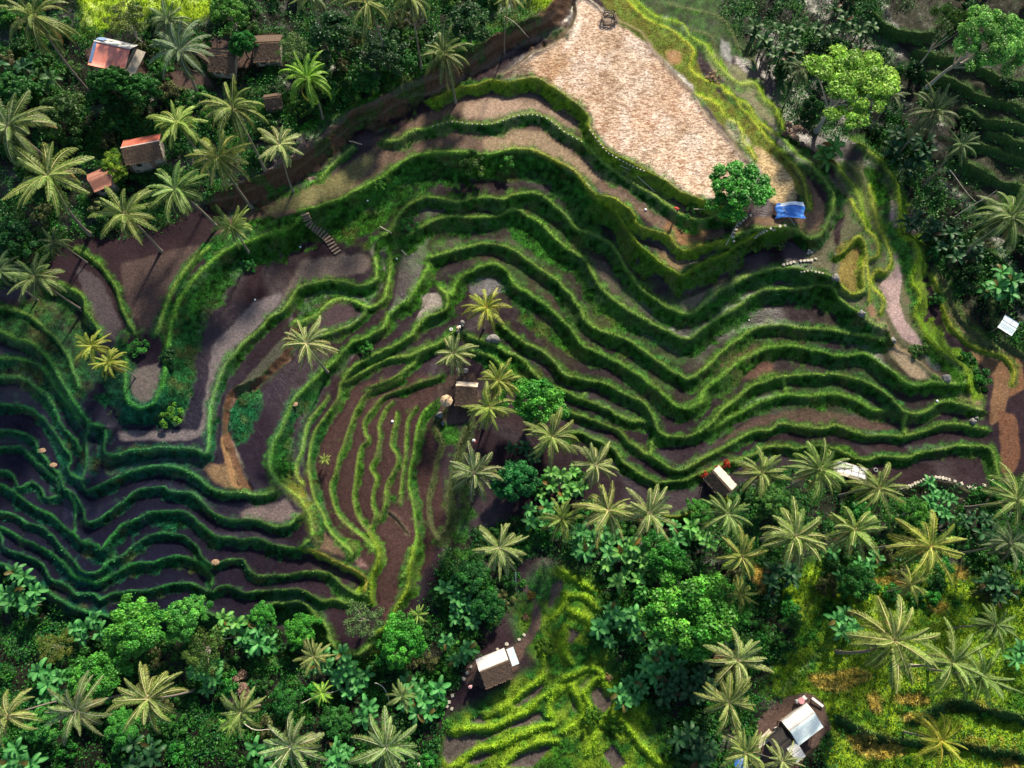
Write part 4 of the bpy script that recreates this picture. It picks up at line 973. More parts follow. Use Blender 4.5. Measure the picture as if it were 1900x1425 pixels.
# ------------------------------------------------------------------ palms, one by one
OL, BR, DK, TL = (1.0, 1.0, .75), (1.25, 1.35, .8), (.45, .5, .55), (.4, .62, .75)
GY = (1.05, 1.0, 1.25); PALE = (1.35, 1.25, 1.3); YL = (1.5, 1.3, .5)
GP = 'coconut palms of the valley'
for a in (
 (63, 29, 62, 'olive coconut palm high in the top left corner, left of the pink roofed house', OL, 14),
 (16, 234, 82, 'large grey-green palm cut by the left edge of the photo, below the top left palm', (.9, .95, .9), 15),
 (88, 325, 82, 'big palm with long pale drooping fronds left of the small brick coloured roof', OL, 14),
 (329, 228, 58, 'bright green palm just right of the red ridged shed', BR, 12),
 (431, 200, 66, 'tall olive palm above the palm group right of the red ridged shed', OL, 14),
 (405, 290, 66, 'yellowish palm standing lowest right in the group by the red ridged shed', (1.25, 1.1, .7), 13),
 (324, 350, 66, 'green palm below the red ridged shed, right of the round yellow-green tree', (.85, 1.05, .8), 12),
 (232, 397, 64, 'yellow-tinted palm on the wood edge above the brown triangular field', OL, 12),
 (429, 418, 46, 'small lone palm on the grass between the brown triangular field and the footpath', (1.1, 1.15, .7), 8),
 (518, 268, 48, 'pale palm at the foot of the red earth bank near its lower end', PALE, 11),
 (571, 145, 54, 'bright lime palm with few broad fronds above the grassy slope', (1.1, 1.6, .55), 9),
 (681, 5, 60, 'olive palm at the top edge of the photo with trunk pointing down', OL, 14),
 (760, -8, 52, 'palm at the top edge with a long pale visible trunk', OL, 14),
 (575, -12, 44, 'palm peeking in at the top edge above the lime palm', (.9, 1, .8), 13),
 (824, 100, 54, 'dull grey palm growing on the red earth bank left of the big field', (.75, .78, .72), 11),
 (334, 92, 60, 'grey silvery palm with feathered fronds between the pink house and thatched roof', (.75, .85, 1.3), 10),
 (312, 38, 40, 'smaller grey-green palm above the silvery feathered palm', (.8, .9, 1.1), 9),
 (945, -8, 36, 'small palm at the top edge just left of the big field', (1.2, 1.1, .7), 12),
 (66, 513, 48, 'dim olive palm left of the brown triangular field', (.8, .85, .8), 11),
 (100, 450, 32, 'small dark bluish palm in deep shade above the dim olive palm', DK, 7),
 (-2, 500, 42, 'dark palm cut by the left edge beside the dim olive palm', (.5, .65, .7), 10),
 (171, 642, 34, 'upper of two small bushy yellow-green palms on the lower field edge', (1.5, 1.35, .6), 6),
 (203, 672, 35, 'lower of two small bushy yellow-green palms on the lower field edge', (1.5, 1.35, .6), 6),
 (568, 637, 54, 'lone palm with curved trunk among the left terraces below the small pond', PALE, 12),
 (903, 571, 45, 'vivid yellow-green palm beside the grey gravel pit at the centre', YL, 6),
 (842, 655, 42, 'pale palm in the gully above the round straw roof', PALE, 9),
 (925, 706, 46, 'yellowish palm immediately right of the pale and brown hut', (1.3, 1.2, .7), 9),
 (908, 756, 48, 'palm directly below the pale and brown hut', (1.2, 1.2, .7), 10),
 (880, 879, 56, 'grey-green palm at the lower end of the gully, left of the dark round tree', GY, 12),
 (926, 1016, 56, 'cream tipped palm left of the overgrown track, above the white roofed hut', PALE, 13),
 (1024, 810, 56, 'palm just below the bright green tree at the centre', OL, 12),
 (1105, 863, 50, 'pale star shaped palm at the left tip of the lowest chevron terrace', PALE, 12),
 (1129, 947, 62, 'large olive palm below the pale star shaped palm', (1.25, 1.1, .9), 13),
 (1205, 953, 54, 'pale palm at the left end of the lowest chevron terrace edge', PALE, 12),
 (1042, 963, 44, 'darker palm left of the large olive palm, half hidden in banana leaves', (.9, .95, .6), 9),
 (1350, 953, 52, 'green palm below the wooden hut with red flowers', (.95, 1.1, .9), 12),
 (1413, 876, 52, 'palm right of the wooden hut with red flowers', OL, 12),
 (1521, 871, 60, 'spreading palm left of the white bamboo platform', (1.05, 1.15, .85), 13),
 (1632, 905, 56, 'palm right of the white bamboo platform beside the tyre', OL, 12),
 (1889, 926, 68, 'palm at the right edge by the end of the stone dotted path', (1.0, 1.1, .8), 13),
 (1476, 995, 66, 'large pale palm in the second row below the white bamboo platform', (1.3, 1.25, 1.1), 14),
 (1587, 984, 60, 'palm in the second row, right of the large pale palm', (1.1, 1.15, .9), 14),
 (1726, 1013, 70, 'large yellow-green palm right of centre in the bottom right wood', (1.4, 1.25, .6), 14),
 (1874, 1008, 52, 'dark grey palm near the right edge below the stone dotted path', (.65, .7, .85), 11),
 (1376, 1032, 50, 'yellowish palm above the big round bright tree', (1.25, 1.1, .7), 12),
 (1660, 1189, 86, 'largest palm with radiating spokes on the straw coloured hillside', (1.2, 1.1, .9), 15),
 (1766, 1229, 70, 'palm with curling fronds right of the largest palm', (1.0, 1.1, .8), 13),
 (1821, 1255, 58, 'dark curling palm third in the row from the largest palm', (.8, .95, .7), 12),
 (1745, 1374, 56, 'yellow tipped palm near the bottom right corner', (1.5, 1.25, .4), 9),
 (1368, 1226, 56, 'pale palm below the big round bright tree', PALE, 12),
 (1353, 1303, 58, 'olive palm left of the brown yard with the pink table', (1.2, 1.1, .9), 12),
 (1384, 1397, 50, 'palm at the bottom edge left of the double tin roof', (1.2, 1.15, .9), 11),
 (1847, 1160, 46, 'dark sparse palm near the right edge of the straw hillside', (.6, .75, .6), 9),
 (1374, 1103, 32, 'small yellowish palm touching the right side of the big round bright tree', (1.1, 1, .6), 8),
 (1452, 1412, 40, 'pale palm overhanging the small tin roof at the bottom edge', PALE, 9),
 (14, 1328, 56, 'cream coloured palm cut by the left edge near the bottom', (1.5, 1.3, 1.3), 12),
 (142, 1318, 62, 'grey palm over the pale green trees at bottom left', GY, 13),
 (274, 1297, 70, 'large tan palm with drooping outer fronds in the bottom left wood', (1.25, 1.15, 1.05), 14),
 (447, 1321, 48, 'dim olive palm beside the dead brown fronds at the bottom', (.9, .95, .8), 10),
 (428, 1345, 26, 'small bright palm left of the dead brown fronds', (1.1, 1.5, .7), 6),
 (542, 1384, 60, 'silvery palm at the bottom edge left of the middle', (1.2, 1.2, 1.5), 13),
 (716, 1387, 68, 'large grey-green palm at the bottom edge beside the lower paddies', (1.0, 1.1, 1.2), 13),
 (582, 1218, 34, 'thin palm with bare stalk below the terrace tongue', (1.1, 1, .9), 9),
 (597, 1287, 26, 'tiny lime palm above the silvery bottom palm', (1.2, 1.7, .6), 5),
 (745, 1292, 30, 'small palm left of the lower paddy path', (.8, .9, .8), 7),
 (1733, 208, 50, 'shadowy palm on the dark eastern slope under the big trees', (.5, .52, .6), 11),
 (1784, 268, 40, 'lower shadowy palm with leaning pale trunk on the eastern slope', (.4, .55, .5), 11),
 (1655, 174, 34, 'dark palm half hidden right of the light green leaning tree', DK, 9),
 (1490, 128, 34, 'dark palm among the banana plants above the light green leaning tree', DK, 8),
 (1876, 402, 64, 'dim palm at the right edge halfway up the eastern slope', (.85, .95, .85), 12),
 (1690, 1085, 34, 'small palm above the largest palm on the straw hillside', (1.1, 1, .7), 8),
 (775, 1140, 20, 'little pale palm right of the terrace tongue tree', (1.2, 1.4, .8), 5),
 (602, 853, 14, 'tiny palm sapling on a terrace bund of the fan', (1.6, 1.6, .9), 2),
):
    u, v, r_, lb, ti, h = a
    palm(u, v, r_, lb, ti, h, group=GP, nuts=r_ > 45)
# ------------------------------------------------------------------ broadleaf trees
GT = 'broadleaf trees around the terraces'
for a in (
 (1768, 32, 40, 'sparse', 'thin branching tree left of the top right corner tree', (.6, .8, .6), 1, 0, 2.2),
 (1372, 350, 66, 'dense', 'dense dark green tree at the lower tip of the big bright field', (1.2, 1.8, 1.0), 1, 0, .7),
 (990, 742, 62, 'bright', 'vivid green tree in the middle of the photo right of the hut', (1.15, 1.15, 1), .85, -.3, 1),
 (1285, 1138, 96, 'bright', 'largest round bright green tree in the lower right wood', (1.1, 1.05, .8), .95, 0, 1),
 (250, 1165, 72, 'bright', 'broad bright green tree at the lower left terrace edge', (1.1, 1.1, 1.0), .8, .2, 1),
 (345, 1145, 46, 'bright', 'smaller bright tree right of the broad one at the lower left terrace edge', (1, 1.05, 1.1), 1, 0, 1),
 (375, 1205, 48, 'sparse', 'dull olive tree with fine leaves below the smaller bright tree', (.8, .9, .6), 1, 0, 1),
 (180, 1255, 58, 'bright', 'mid green tree above the grey palm at bottom left', (.85, .95, .8), 1, 0, 1),
 (80, 1345, 42, 'bright', 'green tree between the cream palm and grey palm at bottom left', (.8, .9, 1), 1, 0, 1),
 (225, 1350, 40, 'bright', 'leafy tree below the large tan palm at bottom left', (.65, .85, .8), 1, 0, .8),
 (672, 1150, 40, 'sparse', 'grey-green tree with pale twigs over the terrace tongue', (1.1, 1.2, 1.4), 1, 0, 1),
 (745, 1188, 54, 'bright', 'bright green tree with white branches right of the terrace tongue', (.75, 1, .7), 1, 0, 1),
 (957, 892, 44, 'dense', 'dark bluish green round tree right of the gully palm', (.5, 1.15, 1.6), 1.1, 1.3, 1),
 (558, 1168, 36, 'bright', 'bright small tree left of the terrace tongue', (.8, 1, .7), 1, 0, 1),
 (487, 1140, 28, 'bright', 'small bright tree on the terrace edge among banana plants', (.7, .95, .8), 1, 0, 1),
 (212, 305, 32, 'bright', 'round yellow-green tree over the small brick coloured roof', (2.0, .95, .5), 1, 0, .8),
 (110, 212, 50, 'dense', 'dark olive tree above the big drooping left palm', (1.1, .8, .9), 1, 0, 1),
 (205, 152, 48, 'dense', 'dark green tree just below the pink roofed house', (.8, 1.05, .9), .8, 0, 1),
 (262, 165, 40, 'dense', 'dark green tree right of the one below the pink roofed house', (.6, .95, .8), 1, 0, 1),
 (450, 80, 28, 'dense', 'small deep green tree between the two thatched roofs', (.7, 1.25, 1.2), 1, 0, 1.4),
 (425, 20, 38, 'bright', 'green tree at the top edge above the thatched roofs', (.9, .75, .6), 1, 0, 1),
 (232, 28, 46, 'sparse', 'pale olive tree above the pink roofed house', (1.4, 1.1, .9), 1, 0, 1),
 (545, 85, 36, 'sparse', 'pale tree with bare twigs right of the second thatched roof', (1.2, 1.2, 1.2), 1, 0, 1),
 (620, 60, 58, 'dark', 'dark grey-green tree left of the top edge palms', (1, 1, 1.1), 1, 0, 1),
 (712, 95, 50, 'dark', 'dark tree below the palm with the long pale trunk', (1, .95, 1.2), 1, 0, 1),
 (680, 150, 28, 'dense', 'small green tree on the slope below the lime palm', (.7, 1.1, 1), 1, 0, 1),
 (745, 108, 26, 'dense', 'small green tree near the top of the red earth bank', (.7, 1.1, 1), 1, 0, 1),
 (870, 40, 48, 'dark', 'dark tree with pale sprigs above the dull grey palm', (1.1, 1.1, 1.2), 1, 0, 1),
 (1236, 1035, 46, 'bright', 'leafy green tree above left of the largest round bright tree', (.5, .75, .6), 1, 0, 1),
 (870, 1075, 38, 'dark', 'dark tree right of the green terrace ridge', (.9, 1.5, 1.2), 1, 0, 1),
 (905, 1125, 34, 'dark', 'dark leafy tree left of the overgrown track', (.8, 1.5, 1.2), 1, 0, 1),
 (1300, 950, 30, 'bright', 'small bright tree left of the palm below the wooden hut', (.7, .8, .7), 1, 0, 1),
 (1690, 950, 40, 'bright', 'mid green tree below the stone dotted path', (.7, .7, .5), 1, 0, 1),
 (1440, 930, 36, 'bright', 'grey-green bushy tree below the row of palms by the platform', (.9, .7, .9), 1, 0, 1),
 (1590, 1080, 40, 'dark', 'dark green tree between the palms and the straw hillside', (1, 1.6, 1), 1, 0, 1),
 (100, 1200, 36, 'sparse', 'yellowish low tree at the left below the terraces', (1.3, 1.0, .6), 1, 0, .7),
 (530, 1300, 34, 'dark', 'dark leafy tree above the silvery bottom palm', (.9, 1.6, 1), 1, 0, .8),
 (625, 1340, 34, 'dense', 'dark green tree between the two bottom edge palms', (.7, 1.0, .9), 1, 0, .7),
 (20, 170, 48, 'dense', 'dark green tree at the left edge above the large grey-green palm', (.6, .9, .8), 1, 0, 1),
 (20, 440, 44, 'dark', 'dark tree at the left edge below the big drooping palm', (.7, 1.1, 1.1), 1, 0, 1),
):
    u, v, r_, kd, lb, ti, asp, ang, hk = a
    tree(u, v, r_, kd, lb, ti, asp, ang, hk, group=GT)
leaning_tree(1600, 138, 1515, 243, 11, 92, 'airy', 'light green airy tree with forked pale trunk leaning over the dark eastern gully', (1.7, 1.6, 1.0), 1, 1.3, GT)
leaning_tree(1862, 58, 1720, 162, 15, 84, 'airy', 'pale green airy tree at the top right corner with long white leaning trunk', (1.1, 1.35, 1.2), 2, .9, GT)
tree(240, 292, 15, 'dense', 'small golden leaved tree beside the red ridged shed', (9, 2.2, .8), 1, 0, 1.5)
# ------------------------------------------------------------------ single shrubs the photograph shows
for a in (
 (879, 303, 30, 1, 'pale feathery bush on the green slope under the brown strip field, left one', (1.1, .7, .7)),
 (942, 300, 24, 1, 'brighter bush on the green slope, right of the pale feathery one', (.7, .85, .6)),
 (760, 415, 20, 1, 'bright green oval bush standing alone on a terrace bank at mid left', (1, 1.1, 1)),
 (678, 643, 17, 1, 'small bright clump of leaves below the dark red pond', (.8, 1.05, .8)),
 (256, 643, 22, 1, 'bright green bush at the meeting of the triangular fields', (.8, 1.1, 1)),
 (312, 660, 22, 0, 'dark bush right of the bright bush between the triangular fields', (.7, .8, .9)),
 (316, 773, 28, 1, 'light green bush at the foot of the grassy tongue', (1.4, 1.1, .7)),
 (461, 491, 17, 1, 'small blue-green bush under the lone palm by the footpath', (.5, .8, 1)),
 (532, 868, 14, 1, 'bright little bush on the wide green bund of the fan', (.7, 1, .6)),
 (703, 343, 14, 1, 'small bush on the left end of the long green slope', (.9, .9, .6)),
 (1470, 250, 30, 3, 'dry pinkish brown thicket on the east edge of the yellow paddies', (1, 1, 1)),
 (440, 1283, 38, 3, 'heap of dead brown palm fronds in the bottom wood', (.85, .85, .85)),
 (1325, 145, 18, 3, 'dry straw tuft among the yellow-green paddies', (1.2, 1.2, .9)),
 (1284, 384, 14, 1, 'pale green creeper hanging off the field tip beside the dense tree', (1.3, 1.1, 1)),
 (1276, 400, 9, 1, 'trailing end of the pale green creeper', (1.2, 1.1, 1)),
 (1400, 455, 16, 1, 'green bush at the end of the bamboo rail', (1.1, .8, .5)),
 (1375, 460, 14, 1, 'low bush left of the bush by the bamboo rail', (.9, .8, .5)),
 (1700, 655, 20, 1, 'leafy bush overhanging the pink water channel, lower one', (.9, .7, .7)),
 (1718, 642, 14, 1, 'leafy bush overhanging the pink water channel, upper one', (1.2, .8, .8)),
 (1452, 455, 11, 2, 'spiky pale plant on the slope below the blue tarpaulin', (1.3, 2, 1.3)),
 (1820, 700, 26, 0, 'dark green bush at the right end of the terraces, upper', (1.2, 1.6, .9)),
 (1795, 668, 22, 0, 'dark green bush above the one at the right end of the terraces', (1.2, 1.7, .9)),
 (1740, 555, 18, 0, 'dark bush on the bank east of the pink water channel', (1, 1.5, 1)),
 (1730, 470, 16, 0, 'teal bush beside the upper part of the pink water channel', (1, 1.8, 1.8)),
 (1850, 500, 22, 0, 'dark bush on the eastern slope near the white square roof', (.8, 1, .9)),
 (828, 1345, 11, 1, 'bright little bush at the edge of the grey lower paddy', (.8, 1, .6)),
 (870, 1195, 30, 1, 'bright green shrub on the slope above the white roofed hut', (.6, .7, .5)),
 (830, 1240, 26, 1, 'green shrub left of the white roofed hut', (.5, .65, .4)),
 (1010, 1200, 20, 1, 'yellow-green shrub right of the dirt path', (1.2, .8, .4)),
 (1100, 1330, 22, 1, 'yellow-green cushion shrub on the mossy bunds', (1.2, .9, .4)),
 (1140, 1345, 20, 1, 'second yellow-green cushion shrub right of the first on the mossy bunds', (1.1, .9, .4)),
 (975, 1145, 9, 3, 'small dry clump by the dirt path', (1.2, 1.1, .8)),
 (985, 1105, 10, 2, 'yellow dry tuft above the dirt path', (2.5, 1.6, .5)),
 (1131, 1258, 10, 3, 'straw coloured clump beside banana leaves on the mossy bunds', (1.3, 1.2, .8)),
 (35, 1160, 18, 1, 'small bright bush at the left below the terraces', (.7, .9, .7)),
 (1365, 860, 9, 1, 'leafy tuft on the lowest terrace edge left of a palm', (1.2, .8, .5)),
):
    u, v, r_, k, lb, ti = a
    shrub(u, v, r_, k, lb, ti)
for i, (u, v, r_, lb) in enumerate(((1310, 880, 9, 'red flowering bush at the left end of the hedge by the wooden hut'), (1333, 868, 9, 'red flowering bush in the middle of the hedge by the wooden hut'),
                    (1350, 860, 10, 'red flowering bush at the right end of the hedge by the wooden hut'))):
    shrub(u, v, r_, 3, lb, (1.9, .25, .2), name='flowering_bush', cat='flowering bush', group='red bushes by the wooden hut')
# ------------------------------------------------------------------ banana clumps
LAND = [('the pink roofed house', 205, 97), ('the red ridged shed', 262, 268), ('the silvery feathered palm', 334, 92), ('the top right corner tree', 1855, 60), ('the light green leaning tree', 1592, 145),
        ('the dry pinkish thicket', 1470, 250), ('the white square roof', 1872, 603), ('the vivid green middle tree', 990, 742), ('the dark bluish round tree', 957, 892), ('the large olive palm', 1129, 947),
        ('the wooden hut', 1340, 893), ('the white bamboo platform', 1580, 870), ('the stone dotted path', 1750, 885), ('the large pale palm', 1476, 995), ('the big yellow-green palm', 1726, 1013),
        ('the largest spoked palm', 1660, 1189), ('the largest round tree', 1285, 1138), ('the white roofed hut', 925, 1232), ('the overgrown track', 980, 1090), ('the terrace tongue', 655, 1180),
        ('the white branched tree', 745, 1188), ('the broad bright tree', 250, 1165), ('the large tan palm', 274, 1297), ('the cream coloured palm', 14, 1328), ('the dead brown fronds', 440, 1283),
        ('the silvery bottom palm', 542, 1384), ('the grey-green bottom palm', 716, 1387), ('the double tin roof', 1490, 1345), ('the pink table yard', 1450, 1310), ('the mossy bunds', 1100, 1300),
        ('the shadowy slope palm', 1733, 208), ('the dim right edge palm', 1876, 402), ('the dull grey palm', 824, 100), ('the lime palm', 571, 145), ('the red bank palm', 518, 268),
        ('the wood edge palm', 232, 397), ('the dim olive palm', 66, 513), ('the big drooping left palm', 88, 325), ('the yellow tipped palm', 1745, 1374), ('the thatched roofs', 455, 95),
        ('the pink water channel', 1675, 560), ('the long trunked palm', 760, 0), ('the corner palm at top left', 63, 29)]
ORD = ['first', 'second', 'third', 'fourth', 'fifth', 'sixth', 'seventh', 'eighth', 'ninth', 'tenth', 'eleventh', 'twelfth', 'thirteenth', 'fourteenth', 'fifteenth', 'sixteenth', 'seventeenth', 'eighteenth']
COUNT = {}
def side_label(kind, u, v):
    n, lu, lv = min(LAND, key=lambda L: math.hypot(L[1] - u, L[2] - v))
    a = math.degrees(math.atan2(-(v - lv), u - lu)) % 360
    d = ['right of', 'above and right of', 'above', 'above and left of', 'left of', 'below and left of', 'below', 'below and right of'][int((a + 22.5) // 45) % 8]
    key = (kind, n, d)
    COUNT.setdefault(key, []).append(math.hypot(lu - u, lv - v))
    k = len(COUNT[key]) - 1
    return key, k
PENDING = []
def auto_label(o, kind, u, v):
    n, lu, lv = min(LAND, key=lambda L: math.hypot(L[1] - u, L[2] - v))
    a = math.degrees(math.atan2(-(v - lv), u - lu)) % 360
    d = ['right of', 'above and right of', 'above', 'above and left of', 'left of', 'below and left of', 'below', 'below and right of'][int((a + 22.5) // 45) % 8]
    PENDING.append((o, kind, n, d, math.hypot(lu - u, lv - v)))
def flush_labels():
    gr_ = {}
    for p in PENDING: gr_.setdefault(p[1:4], []).append(p)
    for (kind, n, d), L in gr_.items():
        L.sort(key=lambda p: p[4])
        for i, p in enumerate(L):
            if len(L) == 1: p[0]['label'] = '%s %s %s' % (kind, d, n)
            elif i == 0: p[0]['label'] = 'nearest %s %s %s' % (kind, d, n)
            else: p[0]['label'] = '%s nearest %s %s %s' % (ORD[min(i, 17)], kind, d, n)
brng = random.Random(12)
BCL = [ # u, v, spread, count, tint, scale, tint word
 (1435, 60, 40, 8, 0, .95), (1565, 55, 48, 9, 0, .95), (1460, 105, 30, 4, 0, .9), (1680, 285, 42, 8, 1, .95), (1542, 283, 16, 3, 2, 1.0), (1742, 440, 26, 5, 1, .8), (1855, 525, 28, 5, 3, 1), (1795, 470, 28, 5, 1, .8),
 (28, 1100, 40, 8, 3, 1), (165, 1172, 26, 5, 3, 1), (90, 1265, 34, 7, 3, .95), (470, 1182, 30, 6, 3, 1), (425, 1165, 22, 4, 2, .9), (390, 1255, 28, 5, 3, .9), (265, 1395, 34, 5, 1, 1), (40, 1405, 28, 4, 3, .9),
 (620, 1232, 28, 6, 3, 1), (652, 1262, 26, 5, 3, 1), (785, 1290, 36, 9, 3, 1), (685, 1325, 18, 3, 3, .9), (500, 1400, 34, 5, 3, .9), (640, 1395, 24, 4, 3, .9),
 (1040, 905, 40, 9, 2, .9), (1105, 1010, 40, 9, 3, .95), (1160, 1045, 40, 9, 2, 1), (1235, 990, 30, 5, 3, .9), (1300, 985, 32, 6, 2, .95), (1150, 1165, 38, 10, 3, 1), (1235, 1225, 36, 8, 3, 1), (1290, 1262, 32, 7, 1, 1),
 (1170, 1283, 24, 6, 3, .9), (1236, 1283, 16, 3, 1, .9), (870, 1150, 34, 7, 3, .95), (1000, 950, 26, 5, 3, .9), (965, 845, 24, 4, 1, .9), (845, 1205, 26, 4, 3, .9), (1290, 1385, 32, 6, 1, 1), (850, 1095, 26, 4, 3, .9),
 (1740, 925, 34, 7, 3, .85), (1585, 1045, 44, 8, 3, .85), (1855, 1085, 28, 5, 1, .95), (1560, 1155, 26, 5, 3, .9), (1820, 975, 28, 5, 1, .9), (1892, 1215, 14, 2, 3, .9), (1440, 1075, 34, 5, 1, .9), (1330, 1210, 26, 4, 1, .9),
 (15, 130, 30, 4, 1, .9), (70, 140, 26, 4, 0, .9), (1690, 405, 18, 3, 1, .8)]
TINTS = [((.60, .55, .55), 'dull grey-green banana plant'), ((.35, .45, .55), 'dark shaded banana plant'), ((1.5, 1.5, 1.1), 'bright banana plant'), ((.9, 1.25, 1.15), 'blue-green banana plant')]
BANP = []
for (u, v, s, n, ti, sc) in BCL:
    for i in range(n):
        for _ in range(40):
            a = brng.uniform(0, 6.28); q = s * math.sqrt(brng.random())
            x, y = u + q * math.cos(a) * 1.1, v + q * math.sin(a)
            if all(math.hypot(x - p[0], y - p[1]) > 15 * sc for p in BANP): break
        BANP.append((x, y))
        t, w = TINTS[ti]
        j = brng.uniform(.8, 1.2)
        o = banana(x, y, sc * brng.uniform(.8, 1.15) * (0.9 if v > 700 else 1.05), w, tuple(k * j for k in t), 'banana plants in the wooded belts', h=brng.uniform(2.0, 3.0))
        auto_label(o, w, x, y)
# ------------------------------------------------------------------ understory shrubs filling the woods
def inside(P, u, v):
    c = False
    P = np.array(P).reshape(-1, 2)
    for k in range(len(P)):
        x1, y1 = P[k - 1]; x2, y2 = P[k]
        if (y1 > v) != (y2 > v) and u < (x2 - x1) * (v - y1) / (y2 - y1) + x1: c = not c
    return c
KEEP = [(190, 15, 62), (350, 0, 62), (1020, 10, 50), (1700, 60, 60), (1800, 150, 60), (1860, 240, 60), (1850, 330, 50), (205, 97, 52), (262, 268, 42), (190, 325, 26), (412, 107, 34), (495, 84, 34), (505, 182, 24), (925, 1232, 50), (1490, 1345, 62), (1440, 1310, 40), (1872, 603, 30), (1340, 890, 30), (1580, 870, 36), (860, 735, 40), (320, 110, 30), (440, 150, 40)]
SREG = [([-20,-20,1030,-20,1030,-5,900,40,840,85,760,125,640,180,560,260,440,320,340,375,240,420,130,430,60,520,-20,560], 84, 0),
        ([1400,-20,1430,90,1480,200,1600,240,1700,340,1740,440,1800,560,1840,560,1920,640,1920,-20], 26, 4),
        ([870,1000,960,970,1000,880,1060,880,1120,930,1250,985,1340,950,1400,890,1500,880,1600,915,1700,912,1800,915,1920,885,1920,1100,1560,1120,1480,1170,1400,1240,1330,1300,1300,1440,1260,1440,1220,1340,1140,1250,1110,1140,1040,1000,980,1010,960,1090,900,1120], 74, 5),
        ([-20,1080,50,1120,180,1170,400,1170,520,1150,590,1215,680,1240,780,1160,830,1060,900,1000,950,1080,880,1220,820,1330,800,1440,-20,1440], 66, 6)]
SPT = []
for poly_, n, tk_ in SREG:
    P = np.array(poly_).reshape(-1, 2); cnt = 0
    for _ in range(6000):
        if cnt >= n: break
        u, v = brng.uniform(P[:, 0].min(), P[:, 0].max()), brng.uniform(P[:, 1].min(), P[:, 1].max())
        if not inside(poly_, u, v) or any(math.hypot(u - a, v - b) < c for a, b, c in KEEP): continue
        if any(math.hypot(u - a, v - b) < 20 for a, b in SPT): continue
        SPT.append((u, v)); cnt += 1
        x = brng.random(); r_ = brng.uniform(16, 30)
        if tk_ == 4: kd, ti, w = 0, (.55, .65, .7), 'dim dark shrub'  # eastern wood's shade put into this darker tint
        elif x < .45: kd, ti, w = 0, (1, 1.1, .9), 'dark green shrub'
        elif x < .70: kd, ti, w = 0, (1.2, 2.0, 1.3) if tk_ >= 5 else (1.3, 1.4, .9), 'mid green shrub'
        elif x < .85: kd, ti, w = 1, (.45, .6, .5) if tk_ else (.6, .5, .4), 'light green shrub'
        else: kd, ti, w = 2, (.8, .9, .8), 'olive shrub'
        j = brng.uniform(.75, 1.3)
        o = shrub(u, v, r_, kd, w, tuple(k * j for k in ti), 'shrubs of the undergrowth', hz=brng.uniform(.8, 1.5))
        auto_label(o, w, u, v)
flush_labels()
# ------------------------------------------------------------------ ground cover: leaves on the wood floor, grass on the banks
def sample_field(w, n, seed):
    r = np.random.RandomState(seed)
    p = (w * (np.abs(GU - 950) < 1000) * (np.abs(GV - 712) < 760)).ravel(); p = p / p.sum()
    k = r.choice(p.size, n, p=p)
    j, i = k // NX, k % NX
    i = np.clip(i + r.uniform(-.5, .5, n), 0, NX - 1.01); j = np.clip(j + r.uniform(-.5, .5, n), 0, NY - 1.01)
    ii, jj = i.astype(int), j.astype(int); fi, fj = i - ii, j - jj
    def L(a): return (a[jj, ii] * (1 - fi) + a[jj, ii + 1] * fi) * (1 - fj) + (a[jj + 1, ii] * (1 - fi) + a[jj + 1, ii + 1] * fi) * fj
    return r, np.stack([L(WX), L(WY), L(Z)], 1), A[np.round(j).astype(int), np.round(i).astype(int)], (jj, ii)
fm = np.maximum.reduce([poly(p, 6) for p in (F_TL, F_TR, F_BR, F_BL)]) * (1 - np.clip(YARD, 0, 1)) * (1 - np.clip(gr - 0.5, 0, .5) * 1.6) * (0.08 + 2.6 * np.clip(n4 - .38, 0, 1))
fm *= (1 - 0.9 * poly([1640,-20,1600,100,1700,200,1720,300,1800,420,1900,560,1980,600,1980,-60], 20)) * (1 - 0.5 * np.clip(mgr, 0, 1)) * (1 - 0.9 * np.clip(mossy + yel, 0, 1))
fm = np.clip(fm * (1 - straw) * (1 - sink), 0, None)
r, P, c, ji = sample_field(fm, 170000, 61)
lf = np.array([.022, .120, .020]) * (0.5 + 1.1 * r.rand(len(P), 1)) * np.where(n2[ji][:, None] > .5, np.array([[1.3, 1.2, .8]]), np.array([[.7, .9, 1.]]))
P[:, 2] += r.uniform(0.03, 0.9, len(P)) * (n2[ji] * 1.6)
V, F, Cc = leaves(r, P, np.tile([0, 0, 1.], (len(P), 1)), 0.34, (1, 1, 1), 0.5, 0.8)
Cc = Cc * np.repeat(lf, 4, 0)
o = mesh_obj('undergrowth', V, F, M_LEAF, Cc); o['kind'] = 'stuff'; o['label'] = 'leafy ground cover on the wood floor'; o['category'] = 'ground cover'
gw = (np.clip(gr - 0.45, 0, 1) + 1.3 * straw) * (1 + 6 * np.clip(lipm, 0, 1)) * (.4 + 1.5 * n2)
r, P, c, ji = sample_field(gw, 230000, 62)
n = len(P)
az = r.uniform(0, 6.283, n); hgt = r.uniform(.06, .20, n) * (1 + 0.6 * np.clip(yel + mgr + straw, 0, 1)[ji]) * (.6 + 2.2 * np.clip(n3[ji] - .45, 0, 1) * 2); wd = r.uniform(.04, .09, n)
s_ = np.stack([np.cos(az), np.sin(az), 0 * az], 1); ln_ = r.normal(size=(n, 3)) * 0.45; ln_[:, 2] = 1
V = np.stack([P - s_ * wd[:, None], P + s_ * wd[:, None], P + ln_ * hgt[:, None]], 1).reshape(-1, 3)
F = np.arange(n)[:, None] * 3 + np.arange(3)[None]
cc = np.clip(c * r.uniform(.6, 1.5, (n, 1)) * (.6 + .9 * n3[ji][:, None]), 0, .8); cc = np.repeat(cc, 3, 0); cc[2::3] *= 1.35
o = mesh_obj('grass', V, F, M_LEAF, cc); o['kind'] = 'stuff'; o['label'] = 'short green grass growing on the terrace banks and bunds'; o['category'] = 'grass'
